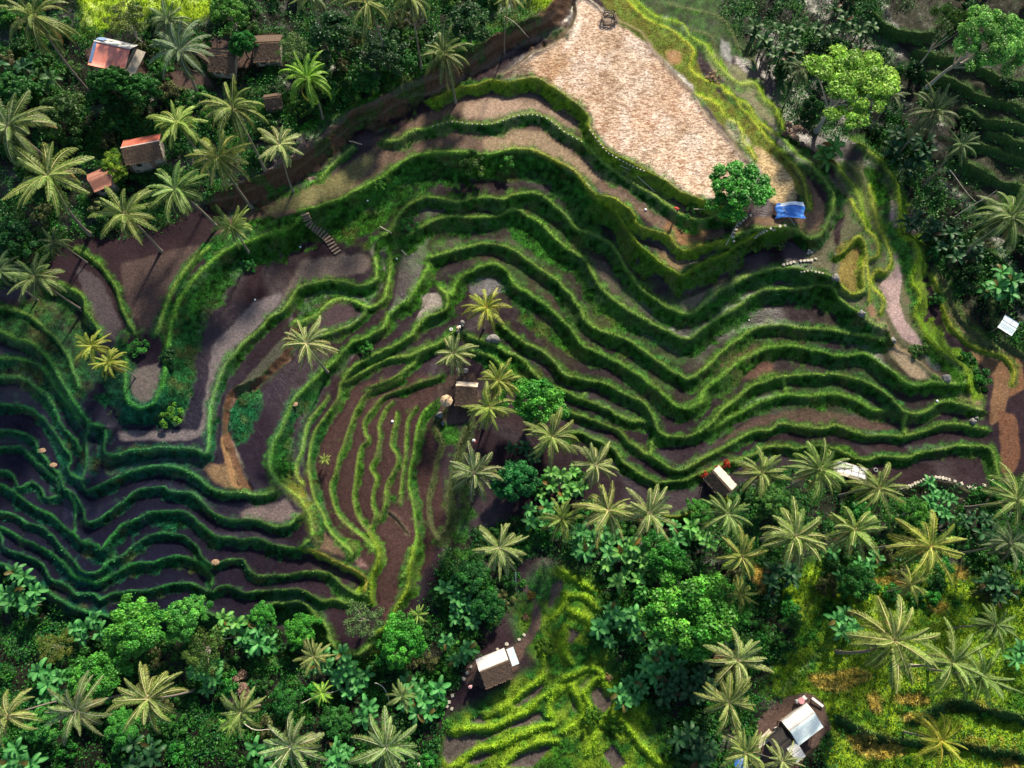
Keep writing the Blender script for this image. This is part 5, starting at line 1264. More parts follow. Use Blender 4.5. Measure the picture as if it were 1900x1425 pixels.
# ------------------------------------------------------------------ huts, paths and small things
def noise_mat(name, c1, c2, sc=3.0, rough=0.8, stretch=(1, 1, 1), pos=(0.35, 0.65), metal=0.0, bump=0.3, bs=None):
    T = NT(name)
    tc = T.n('ShaderNodeTexCoord'); mp = T.n('ShaderNodeMapping'); mp.inputs['Scale'].default_value = stretch; T.l(tc.outputs['Object'], mp.inputs['Vector'])
    nz = T.n('ShaderNodeTexNoise', Scale=sc, Detail=6.0, Roughness=0.7); T.l(mp.outputs[0], nz.inputs['Vector'])
    cr = T.n('ShaderNodeValToRGB'); e = cr.color_ramp.elements; e[0].color = (*c1, 1); e[1].color = (*c2, 1); e[0].position, e[1].position = pos
    T.l(nz.outputs[0], cr.inputs[0]); T.l(cr.outputs[0], T.b.inputs['Base Color']); T.b.inputs['Roughness'].default_value = rough; T.b.inputs['Metallic'].default_value = metal
    bm = T.n('ShaderNodeBump', Strength=bump, Distance=0.03); T.l(nz.outputs[0], bm.inputs['Height']); T.l(bm.outputs[0], T.b.inputs['Normal'])
    return T.m
M_THATCH = noise_mat('brown_thatch', (.035, .022, .016), (.15, .095, .06), 5, .95, (7, 1, 1), bump=1)
M_WHITE = noise_mat('white_sheet_metal', (.42, .38, .33), (.80, .79, .76), 2.2, .5, (1, 4, 1))
M_BLUETIN = noise_mat('pale_blue_sheet_metal', (.36, .46, .50), (.58, .68, .72), 1.5, .45, (1, 4, 1))
M_PINK = noise_mat('faded_pink_roof', (.66, .19, .13), (.80, .30, .22), 1.2, .6)
M_RED = noise_mat('red_tiles', (.42, .08, .045), (.60, .17, .10), 2.0, .6)
M_BRICK = noise_mat('brown_red_roof', (.24, .09, .06), (.36, .16, .11), 2.0, .8)
M_BLUEP = noise_mat('blue_sheet', (.10, .18, .36), (.18, .28, .46), 2.0, .5)
M_WALL = noise_mat('weathered_wall', (.22, .19, .15), (.38, .34, .28), 2.0, .9)
M_WOOD = noise_mat('weathered_wood', (.10, .065, .045), (.27, .19, .13), 3, .8, (1, 6, 6))
M_BAMB = noise_mat('pale_bamboo', (.38, .33, .24), (.62, .57, .46), 3, .6)
M_DARK = noise_mat('dark_opening', (.012, .010, .010), (.03, .025, .02), 3, .9)
M_TARP = noise_mat('blue_tarpaulin', (.015, .10, .42), (.06, .24, .68), .9, .4, bump=.6)
M_TARPW = noise_mat('white_tarpaulin_edge', (.55, .62, .70), (.75, .8, .85), 1, .4)
M_STONE = noise_mat('pale_stone', (.26, .23, .18), (.60, .55, .45), 6, .85)
M_STEP = noise_mat('brown_stone_step', (.12, .08, .055), (.30, .22, .16), 4, .85)
M_ROCK = noise_mat('grey_boulder', (.07, .068, .065), (.24, .23, .22), 2.5, .8, bump=1)
M_STRAW = noise_mat('tan_straw', (.34, .23, .13), (.60, .44, .28), 5, .9)
M_TANSH = noise_mat('tan_sheet', (.50, .38, .28), (.78, .66, .52), 3, .7)
M_HEAP = noise_mat('heap_straw', (.16, .09, .05), (.42, .28, .17), 7, .95, bump=1)
M_PINKP = noise_mat('pink_plastic', (.62, .28, .30), (.75, .36, .38), 3, .5)
M_WPL = noise_mat('white_plastic', (.65, .65, .64), (.8, .8, .79), 3, .4)
M_RUB = noise_mat('grey_rubber', (.10, .10, .10), (.3, .3, .29), 3, .7)
M_REDC = noise_mat('red_cloth', (.40, .04, .03), (.55, .08, .05), 6, .9)
M_WCL = noise_mat('white_cloth', (.55, .53, .50), (.75, .73, .70), 6, .9)
M_DCL = noise_mat('dark_cloth', (.02, .025, .04), (.05, .06, .09), 6, .9)
M_SKIN = noise_mat('skin', (.22, .12, .075), (.30, .17, .11), 8, .6)
def boxm(sx, sy, sz, c=(0, 0, 0), bev=0.02, rz=0.0, rx=0.0, ry=0.0):
    bm = bmesh.new(); bmesh.ops.create_cube(bm, size=1.0)
    bmesh.ops.scale(bm, vec=(sx, sy, sz), verts=bm.verts)
    if bev: bmesh.ops.bevel(bm, geom=bm.edges[:], offset=min(bev, sx * .3, sy * .3, sz * .3), segments=1, affect='EDGES')
    M = Matrix.Translation(c) @ Matrix.Rotation(rz, 4, 'Z') @ Matrix.Rotation(ry, 4, 'Y') @ Matrix.Rotation(rx, 4, 'X')
    bmesh.ops.transform(bm, matrix=M, verts=bm.verts)
    return bm
import bmesh
def bobj(name, bms, mat, parent=None, smooth=False):
    me = bpy.data.meshes.new(name); out = bmesh.new()
    for b in (bms if isinstance(bms, list) else [bms]):
        t = bpy.data.meshes.new('tmp'); b.to_mesh(t); out.from_mesh(t); b.free(); bpy.data.meshes.remove(t)
    if smooth:
        for f in out.faces: f.smooth = True
    out.to_mesh(me); out.free(); me.materials.append(mat)
    o = bpy.data.objects.new(name, me); COL.objects.link(o)
    if parent is not None: o.parent = parent
    return o
def tubeobj(name, P, r, mat, parent=None, n=7):
    V, F = tube(P, r, n)
    me_o = mesh_obj(name, V, F, mat, smooth=True, parent=parent)
    return me_o
srng = np.random.RandomState(77)
def sheet(L, W, th, kind):
    """one roof slope in its own plane, x along the ridge, y downwards from 0 to W"""
    nx, ny = (max(8, int(L / 0.09)), 5) if kind == 'tin' else (int(L / 0.12) + 2, int(W / 0.14) + 2)
    x = np.linspace(-L / 2, L / 2, nx); y = np.linspace(0, W, ny)
    X, Y = np.meshgrid(x, y)
    if kind == 'tin': Zt = 0.018 * np.cos(X * 2 * np.pi / 0.18)
    else:
        Zt = 0.07 * srng.rand(*X.shape)
        Y = Y + (Y > W - 0.02) * srng.uniform(-.10, .16, X.shape); X = X + (np.abs(X) > L / 2 - .02) * srng.uniform(-.1, .1, X.shape)
    top = np.stack([X, Y, Zt + th], -1).reshape(-1, 3); bot = np.stack([X, Y, Zt * 0], -1).reshape(-1, 3)
    i = np.arange(nx * ny).reshape(ny, nx); N_ = nx * ny
    F = [np.stack([i[:-1, :-1], i[:-1, 1:], i[1:, 1:], i[1:, :-1]], -1).reshape(-1, 4)]
    F.append(F[0][:, ::-1] + N_)
    def edge(a): return np.stack([a[:-1], a[:-1] + N_, a[1:] + N_, a[1:]], -1)
    F += [edge(i[0]), edge(i[-1]), edge(i[:, 0]), edge(i[:, -1])]
    return np.vstack([top, bot]), np.vstack(F)
def hut(name, label, u, v, L, W, hw, rise, th, mN, mS, kN='tin', kS='tin', wall=True, wmat=None, cat='hut', off=0.0, ridge=None, group=None):
    g = at(u, v, hw + rise * .6)
    r_ = root(name, (g.x, g.y, g.z), th)
    b = W / 2
    for sg, m, k, nm in ((1, mN, kN, 'north'), (-1, mS, kS, 'south')):
        w = b + sg * off
        sl_ = math.hypot(w + .12, rise)
        V, F = sheet(L, sl_, .03 if k == 'tin' else .16, k)
        a = math.atan2(rise, w)
        Vn = np.stack([V[:, 0] * sg, sg * V[:, 1] * math.cos(a) + sg * V[:, 2] * math.sin(a) - off, hw + rise - V[:, 1] * math.sin(a) + V[:, 2] * math.cos(a)], 1)
        mesh_obj('roof_slope', Vn, F, m, parent=r_)
    if ridge is not None:
        bobj('ridge_cap', boxm(L + .04, .22, .07, (0, -off, hw + rise + (.05 if kN == 'tin' else .17))), ridge, r_)
    wm = wmat or M_WALL
    bl, bw = L - .7, W - .8
    if wall:
        t = .12
        for nm, s, c in (('wall', (bl, t, hw - .05), (0, bw / 2, (hw - .05) / 2 - .3)), ('wall', (bl, t, hw - .05), (0, -bw / 2, (hw - .05) / 2 - .3)),
                        ('wall', (t, bw - t - .01, hw - .05), (bl / 2 - t / 2, 0, (hw - .05) / 2 - .3)), ('wall', (t, bw - t - .01, hw - .05), (-bl / 2 + t / 2, 0, (hw - .05) / 2 - .3))):
            bobj(nm, boxm(s[0], s[1], s[2] + .6, c), wm, r_)
        d = bobj('door', boxm(.8, .05, min(1.8, hw - .3), (bl * .15, -bw / 2 - .09, min(1.8, hw - .3) / 2)), M_WOOD, r_)
        bobj('window', boxm(.7, .05, .6, (-bl * .25, -bw / 2 - .09, hw * .55)), M_DARK, r_)
    for sx in (-1, 1):
        for sy in (-1, 1):
            bobj('post', boxm(.11, .11, hw + .8, (sx * (L / 2 - .2), sy * (b - .22) - off * .0, hw / 2 - .45)), M_WOOD, r_)
    put(r_, label, cat, group)
    return r_
h1 = hut('house', 'house with a faded pink roof and white north slope near the top left corner', 206, 96, 5.8, 5.0, 2.6, 1.0, R(-14.5), M_WHITE, M_PINK, ridge=M_WHITE, cat='house', off=-.9)
bobj('blue_panel', boxm(.5, 3.1, .02, (-2.6, -.75, 3.18), rx=math.atan2(1.0, 3.4)), M_BLUEP, h1)
bobj('blue_panel', boxm(1.3, 1.0, .02, (-2.2, 1.75, 3.32), rx=-math.atan2(1.0, 1.6)), M_BLUEP, h1)
g = root('porch', (0, 0, 0)); g.parent = h1; bpy.data.objects.remove(g)
bobj('porch_roof', boxm(1.3, 5.0, .06, (3.5, -.5, 2.25), ry=R(14)), M_WALL, h1)
hut('shed', 'long shed with a red tiled north slope and brown south slope in the palms', 262, 272, 5.5, 4.2, 2.3, 1.1, R(13), M_RED, M_THATCH, 'tin', 'thatch', ridge=M_WHITE, cat='shed')
hut('small_shed', 'small brick coloured roof under the round yellow-green tree', 184, 328, 3.2, 3.2, 2.0, .9, R(28), M_BRICK, M_BRICK, cat='shed')
hut('thatched_hut', 'brown thatched hut left of the small deep green tree', 412, 107, 4.0, 4.0, 1.3, 1.1, R(-4), M_THATCH, M_THATCH, 'thatch', 'thatch')
hut('thatched_hut', 'larger brown thatched hut right of the small deep green tree', 495, 84, 4.2, 4.6, 1.3, 1.2, R(3), M_THATCH, M_THATCH, 'thatch', 'thatch')
hut('thatched_hut', 'little thatched hut above the pale palm at the red bank', 506, 184, 2.6, 2.4, 1.2, .9, R(10), M_THATCH, M_THATCH, 'thatch', 'thatch')
h5 = hut('roadside_hut', 'hut with bright white north roof and brown thatch south side by the dirt path', 918, 1240, 4.1, 3.7, 2.2, 1.0, R(21), M_WHITE, M_THATCH, 'tin', 'thatch', off=-.35)
bobj('awning', boxm(1.0, 2.3, .05, (2.75, .5, 2.25), ry=R(8)), M_BLUETIN, h5)
h6 = hut('tin_roof_hut', 'hut with two pale metal roof halves beside the brown yard at bottom right', 1491, 1344, 4.1, 3.2, 2.3, .55, R(32.6), M_WHITE, M_BLUETIN, off=-.35)
h6b = hut('lean_to', 'dark roofed lean-to left of the pale double tin roof', 1452, 1380, 2.4, 3.0, 2.0, .3, R(32.6), M_DARK, M_DARK, cat='lean-to')
hut('small_tin_shelter', 'little square tin shelter below the pale double tin roof', 1478, 1396, 1.5, 1.8, 2.0, .2, R(33), M_WHITE, M_WHITE, wall=False, cat='shelter')
hut('wooden_hut', 'dark wooden hut with one sunlit slope below the red flowering bushes', 1338, 893, 3.8, 2.8, 2.0, 1.0, R(-51), M_BAMB, M_THATCH, 'thatch', 'thatch')  # brightness of the sunlit slope is put in by a paler material
hut('gully_hut', 'hut with pale sheet over brown thatch in the central gully', 865, 728, 3.3, 3.6, 1.7, 1.1, R(-4), M_TANSH, M_THATCH, 'tin', 'thatch', off=-.8)
h10 = hut('square_shelter', 'small white square roof on posts on the dark eastern slope', 1872, 603, 2.3, 2.3, 2.2, .18, R(-38), M_BLUETIN, M_BLUETIN, wall=False, cat='shelter')
bobj('seam', boxm(.04, 1.1, .03, (.1, .5, 2.42)), M_DARK, h10)
# bamboo platform
g = at(1580, 872, 2.0); pf = root('bamboo_platform', (g.x, g.y, g.z), R(-17))
bobj('roof_sheet', boxm(4.4, 1.7, .04, (0, 0, 2.0)), M_WPL, pf)
for k in range(5): bobj('rafter', boxm(.07, 1.84, .07, (-2.1 + k * 1.05, 0, 2.06)), M_WOOD, pf)
for k in range(3): bobj('purlin', boxm(4.6, .06, .05, (0, -.75 + k * .75, 2.125)), M_BAMB, pf)
for sx in (-2, 2):
    for sy in (-.7, .7): bobj('post', boxm(.1, .1, 2.5, (sx, sy, .72)), M_BAMB, pf)
bobj('deck', boxm(4.2, 1.5, .08, (0, 0, .5)), M_BAMB, pf)
put(pf, 'white latticed bamboo platform among palms under the lowest terrace', 'platform')
# conical straw shade
g = at(828, 743, 2.2); cs = root('straw_parasol', (g.x, g.y, g.z))
th = np.arange(9) / 8 * 2 * np.pi
bm = bmesh.new(); rg_ = [[bm.verts.new((r_ * math.cos(t), r_ * math.sin(t), z)) for t in np.arange(8) * math.pi / 4] for r_, z in ((.12, 2.55), (.5, 2.4), (.98, 2.05), (.96, 1.98), (.1, 2.42))]
for a_, b_ in zip(rg_[:-1], rg_[1:]):
    for k in range(8): bm.faces.new((a_[k], a_[(k + 1) % 8], b_[(k + 1) % 8], b_[k]))
bobj('canopy', bm, M_STRAW, cs); tubeobj('pole', [(0, 0, -.3), (0, 0, 1.2), (0, 0, 2.6)], .05, M_WOOD, cs); bobj('dark_centre', boxm(.16, .16, .16, (0, 0, 2.62)), M_DARK, cs)  # dark box on top stands in for the dark hole in the canopy
put(cs, 'round eight sided straw parasol left of the hut in the gully', 'parasol')
g = at(1375, 1418, 1.8); bp = root('blue_parasol', (g.x, g.y, g.z))
bm = bmesh.new(); rg_ = [[bm.verts.new((r_ * math.cos(t), r_ * math.sin(t), z)) for t in np.arange(12) * math.pi / 6] for r_, z in ((.03, 2.1), (.45, 1.98), (.85, 1.75), (.84, 1.71), (.03, 2.0))]
for a_, b_ in zip(rg_[:-1], rg_[1:]):
    for k in range(12): bm.faces.new((a_[k], a_[(k + 1) % 12], b_[(k + 1) % 12], b_[k]))
bobj('canopy', bm, M_TARP, bp); tubeobj('pole', [(0, 0, -.3), (0, 0, 1), (0, 0, 2.1)], .03, M_WPL, bp)
put(bp, 'small blue parasol at the bottom edge under a palm', 'parasol')
# blue tarpaulin
g = at(1467, 389, 1.1); tp = root('tarpaulin_shelter', (g.x, g.y, g.z), R(0))
nx, ny = 34, 20
X, Y = np.meshgrid(np.linspace(-2.1, 2.1, nx), np.linspace(-1.15, 1.15, ny))
rr_ = np.random.RandomState(9)
Zt = 1.15 + .22 * Y + .05 * np.sin(X * 2.6 + Y * 1.2) + .025 * np.sin(X * 6 - Y * 3) + .02 * np.sin(Y * 9 + X * 2) + .03 * rr_.rand(*X.shape) - .25 * (X / 2.1) ** 2
X2 = X * (1 + .06 * np.sin(Y * 4)); Y2 = Y * (1 + .07 * np.sin(X * 1.3)) - .04 * np.abs(X) + .02 * X
i = np.arange(nx * ny).reshape(ny, nx)
F = np.stack([i[:-1, :-1], i[:-1, 1:], i[1:, 1:], i[1:, :-1]], -1).reshape(-1, 4)
F = np.vstack([F, F[:, ::-1] + nx * ny]); V = np.stack([X2, Y2, Zt], -1).reshape(-1, 3); V = np.vstack([V, V - [0, 0, .02]])
mi = np.zeros(len(F), int); mi[:(ny - 1) * (nx - 1)].reshape(ny - 1, nx - 1)[-4:, 5:] = 1
mesh_obj('sheet', V, F, [M_TARP, M_TARPW], parent=tp, midx=mi)
for sx, sy in ((-1.9, -.9), (1.9, -.9), (-1.9, .9), (1.9, .9)): tubeobj('post', [(sx, sy, -.4), (sx, sy, .3), (sx, sy, 1.0)], .04, M_BAMB, tp)
put(tp, 'crumpled blue tarpaulin on posts at the tip of the yellow paddies', 'tarpaulin')
# poles, rails, logs, branches
def pole(name, label, a, b, r_, mat, cat, ha=.15, hb=.15, sag=0.0, mid=None, group=None):
    A0, B0 = at(*a, ha), at(*b, hb)
    A1, B1 = Vector((A0.x, A0.y, A0.z + ha)), Vector((B0.x, B0.y, B0.z + hb))
    t = np.linspace(0, 1, 9)[:, None]
    P = np.array(A1) * (1 - t) + np.array(B1) * t
    P[:, 2] += sag * np.sin(np.pi * t[:, 0])
    if mid: P[:, 0] += mid[0] * np.sin(np.pi * t[:, 0]); P[:, 1] += mid[1] * np.sin(np.pi * 1.7 * t[:, 0])
    gz = np.array([float(ground(p[0], p[1])) for p in P]); P[:, 2] = np.maximum(P[:, 2], gz + r_ * .6)
    o0 = P[0].copy(); P -= o0
    o = tubeobj(name, P, np.linspace(r_, r_ * .6, 9), mat); o.location = o0
    put(o, label, cat, group)
pole('bamboo_pole', 'pale pole leaning on the tarpaulin from its left side', (1453, 386), (1475, 418), .05, M_BAMB, 'pole', 1.3, .1)
pole('bamboo_rail', 'pale bamboo handrail beside the stepping stones under the dense tree', (1347, 455), (1377, 397), .06, M_BAMB, 'rail', 1.0, 1.0)
pole('bamboo_rail', 'short white rail left of the dense tree at the field tip', (1287, 388), (1308, 388), .05, M_BAMB, 'rail', .8, .8)
pole('bamboo_pole', 'short pole lying on the bank under the big field', (1150, 307), (1169, 315), .05, M_BAMB, 'pole')
pole('bamboo_pole', 'long pole lying below the big field, lower of the two', (1182, 326), (1215, 356), .05, M_BAMB, 'pole')
pole('bamboo_pole', 'white pole crossing the channel at the top of the fan terraces', (705, 420), (727, 433), .06, M_BAMB, 'pole', .3, .2)
pole('bamboo_pole', 'little white pole in the dark notch below the oval bush', (745, 464), (754, 473), .06, M_BAMB, 'pole', .3, .2)
pole('fallen_log', 'short brown log at the foot of the red earth bank', (648, 262), (672, 268), .14, M_STRAW, 'log')
pole('white_post', 'white post below the cream tipped palm by the overgrown track', (957, 1062), (957, 1095), .07, M_WPL, 'post', 3.0, .1)
GB = 'fallen pale branches'
for a, b, h1_, h2_, md, lb in (((322, 1170), (362, 1182), 4, 3, (.3, .2), 'pale bare branch across the two bright trees at lower left'), ((405, 1182), (462, 1176), 3, 3, (.2, -.3), 'long pale branch right of the bright trees at lower left'),
        ((696, 1267), (724, 1306), 3, .5, (.5, .3), 'forked pale branch below the white branched tree'), ((1762, 315), (1812, 372), 1, .3, (-.4, .4), 'thin pale branch on the dark eastern slope'),
        ((450, 1340), (512, 1364), 5, 4, (.2, -.4), 'bare pale trunk sloping to the silvery bottom palm'), ((560, 1105 + 200), (636, 1274), 2, 2, (.1, .2), 'pale stalk right of the tiny lime palm'),
        ((1767, 405), (1850, 352), .5, 5, (.1, .1), 'long pale leaning stalk on the eastern slope'), ((935, 30), (981, 68), 4, .3, (.3, .2), 'white dead branch hanging over the red earth bank top'),
        ((1683, 1232), (1720, 1234), 4, 4, (0, 0), 'pale bare frond stalk between the largest palm and its right neighbour')):
    pole('branch', lb, a, b, .06, M_BAMB, 'branch', h1_, h2_, 0, md, GB)
# stairs down the grassy bank
sp = spline([566, 398, 572, 412, 582, 422, 592, 429, 603, 438, 611, 447, 618, 458, 626, 468], 5.0)
g = at(sp[0][0], sp[0][1]); stp = root('stone_stairs', (g.x, g.y, g.z))
pts3 = []
for p in sp: q = at(p[0], p[1], .1); pts3.append(Vector((q.x, q.y, float(ground(q.x, q.y)))))
for k in range(len(pts3)):
    a_ = pts3[max(0, k - 1)]; b_ = pts3[min(len(pts3) - 1, k + 1)]
    an = math.atan2(b_.y - a_.y, b_.x - a_.x)
    c = pts3[k] - g
    w = 1.15 + .25 * srng.rand()
    bobj('step', boxm(.30, w, .30, (c.x, c.y, c.z + .08), bev=.04, rz=an + srng.uniform(-.08, .08)), M_STEP, stp)
put(stp, 'brown stone stairs curving down the grassy bank at upper left of the terraces', 'stairs')
# stepping stones
def ordw(n):
    t = ['', 'first', 'second', 'third', 'fourth', 'fifth', 'sixth', 'seventh', 'eighth', 'ninth', 'tenth', 'eleventh', 'twelfth', 'thirteenth', 'fourteenth', 'fifteenth', 'sixteenth', 'seventeenth', 'eighteenth', 'nineteenth']
    if n < 20: return t[n]
    tens = {2: ('twentieth', 'twenty'), 3: ('thirtieth', 'thirty'), 4: ('fortieth', 'forty')}[n // 10]
    return tens[0] if n % 10 == 0 else tens[1] + '-' + t[n % 10]
smesh = []
for k in range(5):
    b = boxm(.42 * srng.uniform(.85, 1.15), .42 * srng.uniform(.8, 1.1), .16, (0, 0, .03), bev=.05)
    for vv in b.verts: vv.co += Vector(srng.uniform(-.03, .03, 3))
    o = bobj('stone', b, M_STONE); smesh.append(o.data); bpy.data.objects.remove(o)
def stones(pts, where, grp, sc=1.0, name='stepping_stone', cat='stepping stone', word='stepping stone', side='left'):
    for k, (u, v) in enumerate(pts):
        g_ = at(u, v, .05)
        o = bpy.data.objects.new(name, smesh[prng.randrange(5)]); COL.objects.link(o)
        o.location = (g_.x, g_.y, float(ground(g_.x, g_.y)) + .06); o.rotation_euler = (0, 0, prng.uniform(0, 6.28)); s = sc * prng.uniform(.85, 1.15); o.scale = (s, s, s)
        put(o, '%s %s from the %s %s' % (ordw(k + 1), word, side, where), cat, grp)
T12 = [(1030,780),(1052,778),(1072,774),(1092,768),(1112,760),(1132,750),(1152,742),(1172,732),(1192,722),(1213,715),(1234,710),(1256,707),(1279,706),(1303,709),(1327,713),(1350,717),(1371,722),(1412,735),(1460,752),(1510,773),(1532,780),(1560,784),(1618,763),(1680,732)]
stones([(1400 + a / 3.8, 700 + b / 3.8) for a, b in T12], 'on the path under the lowest right terrace', 'stones of the bottom path', 1.0)
stones([(1400 + a / 3.8, 350 + b / 3.8) for a, b in [(205,537),(230,530),(255,524),(278,519),(325,512),(350,510),(375,508),(400,506),(430,495)]], 'on the ledge right of the spiky plant', 'stones of the upper ledge', .95)
stones([(1400 + a / 3.8, 350 + b / 3.8) for a, b in [(330,588),(350,585),(375,580),(400,578),(430,588),(455,592),(480,597)]], 'on the second ledge under the spiky plant', 'stones of the second ledge', .7)
stones([(1400 + a / 3.8, 350 + b / 3.8) for a, b in [(5,345),(20,330),(40,316),(62,305),(85,296),(110,287),(138,281),(165,285),(190,298)]], 'on the path under the blue tarpaulin', 'stones under the tarpaulin', .95)
stones([(900 + a / 3.8, 350 + b / 3.8) for a, b in [(1752,370),(1745,342),(1755,315),(1768,290),(1780,265),(1800,243),(1818,223),(1840,204),(1872,190)]], 'on the curved path by the bamboo handrail', 'stones by the handrail', .9)
stones([(1400 + a / 3.8, 350 + b / 3.8) for a, b in [(378,455),(385,436),(402,450)]], 'in the little heap above the ledge', 'stones in a heap', .9)
stones([(450 + a / 3.8, 1050 + b / 3.8) for a, b in [(1235,1360),(1245,1400),(1320,1092),(1380,1045),(1408,1046),(1443,992),(1457,960),(1475,1008),(1480,915),(1560,797),(1583,755),(1610,710)]], 'on the track left of the white roofed hut', 'stones of the lower left track', .9)
stones([(450 + 1797 / 3.8, 1050 + 588 / 3.8), (450 + 1860 / 3.8, 1050 + 552 / 3.8), (900 + 155 / 3.8, 1050 + 552 / 3.8), (900 + 240 / 3.8, 1050 + 520 / 3.8), (900 + 275 / 3.8, 1050 + 487 / 3.8)], 'on the dirt path above the white roofed hut', 'stones of the dirt path', .9)
sp = spline([803, 234, 839, 226, 876, 230, 913, 230, 953, 217, 979, 213, 1005, 216, 1024, 226, 1047, 245, 1079, 263], 8.6)
stones(sp[:38], 'lining the terrace rim under the big field', 'stones lining the rim', .5, 'lining_stone', 'lining stone', 'lining stone')
sp = spline([1095, 242, 1110, 262, 1125, 280, 1150, 296, 1175, 309, 1195, 317], 7.0)
stones(sp, 'lining the edge of the big field', 'stones lining the big field', .6, 'lining_stone', 'lining stone', 'lining stone')
# boulders
def rock(u, v, r_, label):
    bm = bmesh.new(); bmesh.ops.create_icosphere(bm, subdivisions=3, radius=1.0)
    q = srng.uniform(-1, 1, 9)
    for x in bm.verts:
        n_ = x.co.normalized()
        d = 1 + .18 * math.sin(3 * n_.x + q[0] * 3) + .14 * math.sin(4 * n_.y + q[1] * 3) + .10 * math.sin(6 * n_.z + 4 * n_.x + q[2]) + srng.uniform(-.025, .025)
        x.co = Vector((n_.x * d * (1 + .25 * q[3]), n_.y * d, n_.z * d * .7)) * r_
    o = bobj('boulder', bm, M_ROCK, smooth=True); g_ = at(u, v, .1); o.location = (g_.x, g_.y, float(ground(g_.x, g_.y)) + r_ * .15); put(o, label, 'boulder', 'boulders in the gully')
for u, v, r_, lb in ((914, 629, .8, 'largest blue-grey boulder below the vivid yellow-green palm'), (858, 600, .5, 'grey boulder at the gully head left of the vivid palm'), (850, 615, .35, 'small boulder just below the one at the gully head'),
        (862, 688, .45, 'boulder right of the pale gully palm'), (815, 770, .5, 'boulder in the gully below the straw parasol'), (822, 785, .35, 'smaller boulder below the one under the straw parasol'),
        (1755, 702, .6, 'dark rock at the lower end of the pink channel'), (1806, 782, .5, 'rock at the right end of the fourth terrace'), (1812, 775, .3, 'small rock beside the rock at the right terrace end'),
        (1655, 632, .5, 'pale rock on the spur edge by the pink channel'), (1600, 582, .55, 'pale rock on the spur edge under the yellow paddy'), (1550, 515, .5, 'rock at the left foot of the yellow paddy')):
    rock(u, v, r_, lb)
# ring shaped things, sacks, furniture
def ring(name, label, u, v, R0, r0, mat, cat, flat_=False):
    bm = bmesh.new(); n1_, n2_ = 18, 8
    vs = [[bm.verts.new(((R0 + r0 * math.cos(b_)) * math.cos(a_), (R0 + r0 * math.cos(b_)) * math.sin(a_), r0 * math.sin(b_))) for b_ in np.arange(n2_) * 2 * math.pi / n2_] for a_ in np.arange(n1_) * 2 * math.pi / n1_]
    for i_ in range(n1_):
        for j_ in range(n2_): bm.faces.new((vs[i_][j_], vs[(i_ + 1) % n1_][j_], vs[(i_ + 1) % n1_][(j_ + 1) % n2_], vs[i_][(j_ + 1) % n2_]))
    o = bobj(name, bm, mat, smooth=True); g_ = at(u, v, .1); o.location = (g_.x, g_.y, float(ground(g_.x, g_.y)) + r0); put(o, label, cat)
ring('tyre', 'grey tyre lying right of the bamboo platform', 1625, 872, .26, .09, M_RUB, 'tyre')
ring('plastic_ring', 'white ring lying at the gully head left of the vivid palm', 837, 611, .2, .08, M_WPL, 'ring')
def sack(u, v, s_, label, mat):
    bm = bmesh.new(); bmesh.ops.create_icosphere(bm, subdivisions=2, radius=s_ * .75)
    for x in bm.verts: x.co.z *= .6; x.co *= 1 + srng.uniform(-.12, .12)
    o = bobj('sack', bm, mat, smooth=True); g_ = at(u, v, .1); o.location = (g_.x, g_.y, float(ground(g_.x, g_.y)) + s_ * .35); put(o, label, 'sack')
for u, v, s_, lb in ((1739, 744, .28, 'white sack on the right terraces near the spur end'), (1198, 389, .28, 'white sack under the big field tip'), (473, 556, .2, 'white sack on the wide flat terrace at left'),
        (682, 372, .2, 'small white sack on the footpath above the green slope'), (736, 480, .2, 'white sack at the head of the fan terraces'), (557, 458, .2, 'white sack left of the foot of the stairs'), (1390, 594, .15, 'tiny white sack on the dark right terrace'),
        (728, 782, .3, 'white crumpled sack between the yellow-green bunds')):
    sack(u, v, s_, lb, M_WPL)
for u, v, s_, lb in ((547, 750, .45, 'round heap of tan straw on the wide green bund'), (78, 836, .5, 'straw heap on the lower left bund, upper one'), (99, 863, .5, 'straw heap on the lower left bund, lower one'), (400, 1043, .55, 'pale straw heap on the bottom left terraces')):
    bm = bmesh.new(); bmesh.ops.create_icosphere(bm, subdivisions=3, radius=s_ * .7)
    for x in bm.verts: x.co.z *= .3; x.co.x *= 1.4; x.co *= 1 + srng.uniform(-.2, .2)
    o = bobj('straw_heap', bm, M_HEAP); g_ = at(u, v, .1); o.location = (g_.x, g_.y, float(ground(g_.x, g_.y)) + .1); put(o, lb, 'straw heap')
g = at(1487, 1300, .7); tb = root('round_table', (g.x, g.y, g.z))
bm = bmesh.new(); bmesh.ops.create_cone(bm, cap_ends=True, segments=24, radius1=.42, radius2=.42, depth=.05); bmesh.ops.translate(bm, vec=(0, 0, .74), verts=bm.verts); bobj('table_top', bm, M_PINKP, tb)
for k in range(4): bobj('leg', boxm(.05, .05, .80, (.25 * math.cos(k * 1.57 + .78), .25 * math.sin(k * 1.57 + .78), .31)), M_WPL, tb)
put(tb, 'round pink table in the brown yard', 'table')
for u, v, rz, lb in ((1479, 1301, .2, 'white chair left of the round pink table'), (1492, 1294, 2.2, 'white chair above the round pink table')):
    g = at(u, v, .45); ch = root('chair', (g.x, g.y, g.z), rz)
    bobj('seat', boxm(.42, .42, .05, (0, 0, .43)), M_WPL, ch); bobj('backrest', boxm(.05, .42, .42, (-.20, 0, .68)), M_WPL, ch)
    for sx in (-.17, .17):
        for sy in (-.17, .17): bobj('leg', boxm(.04, .04, .5, (sx, sy, .16)), M_WPL, ch)
    put(ch, lb, 'chair', 'chairs of the yard')
g = at(1517, 1303, .45); bn = root('bench', (g.x, g.y, g.z), R(-38))
bobj('seat', boxm(1.7, .32, .07, (0, 0, .45)), M_WPL, bn)
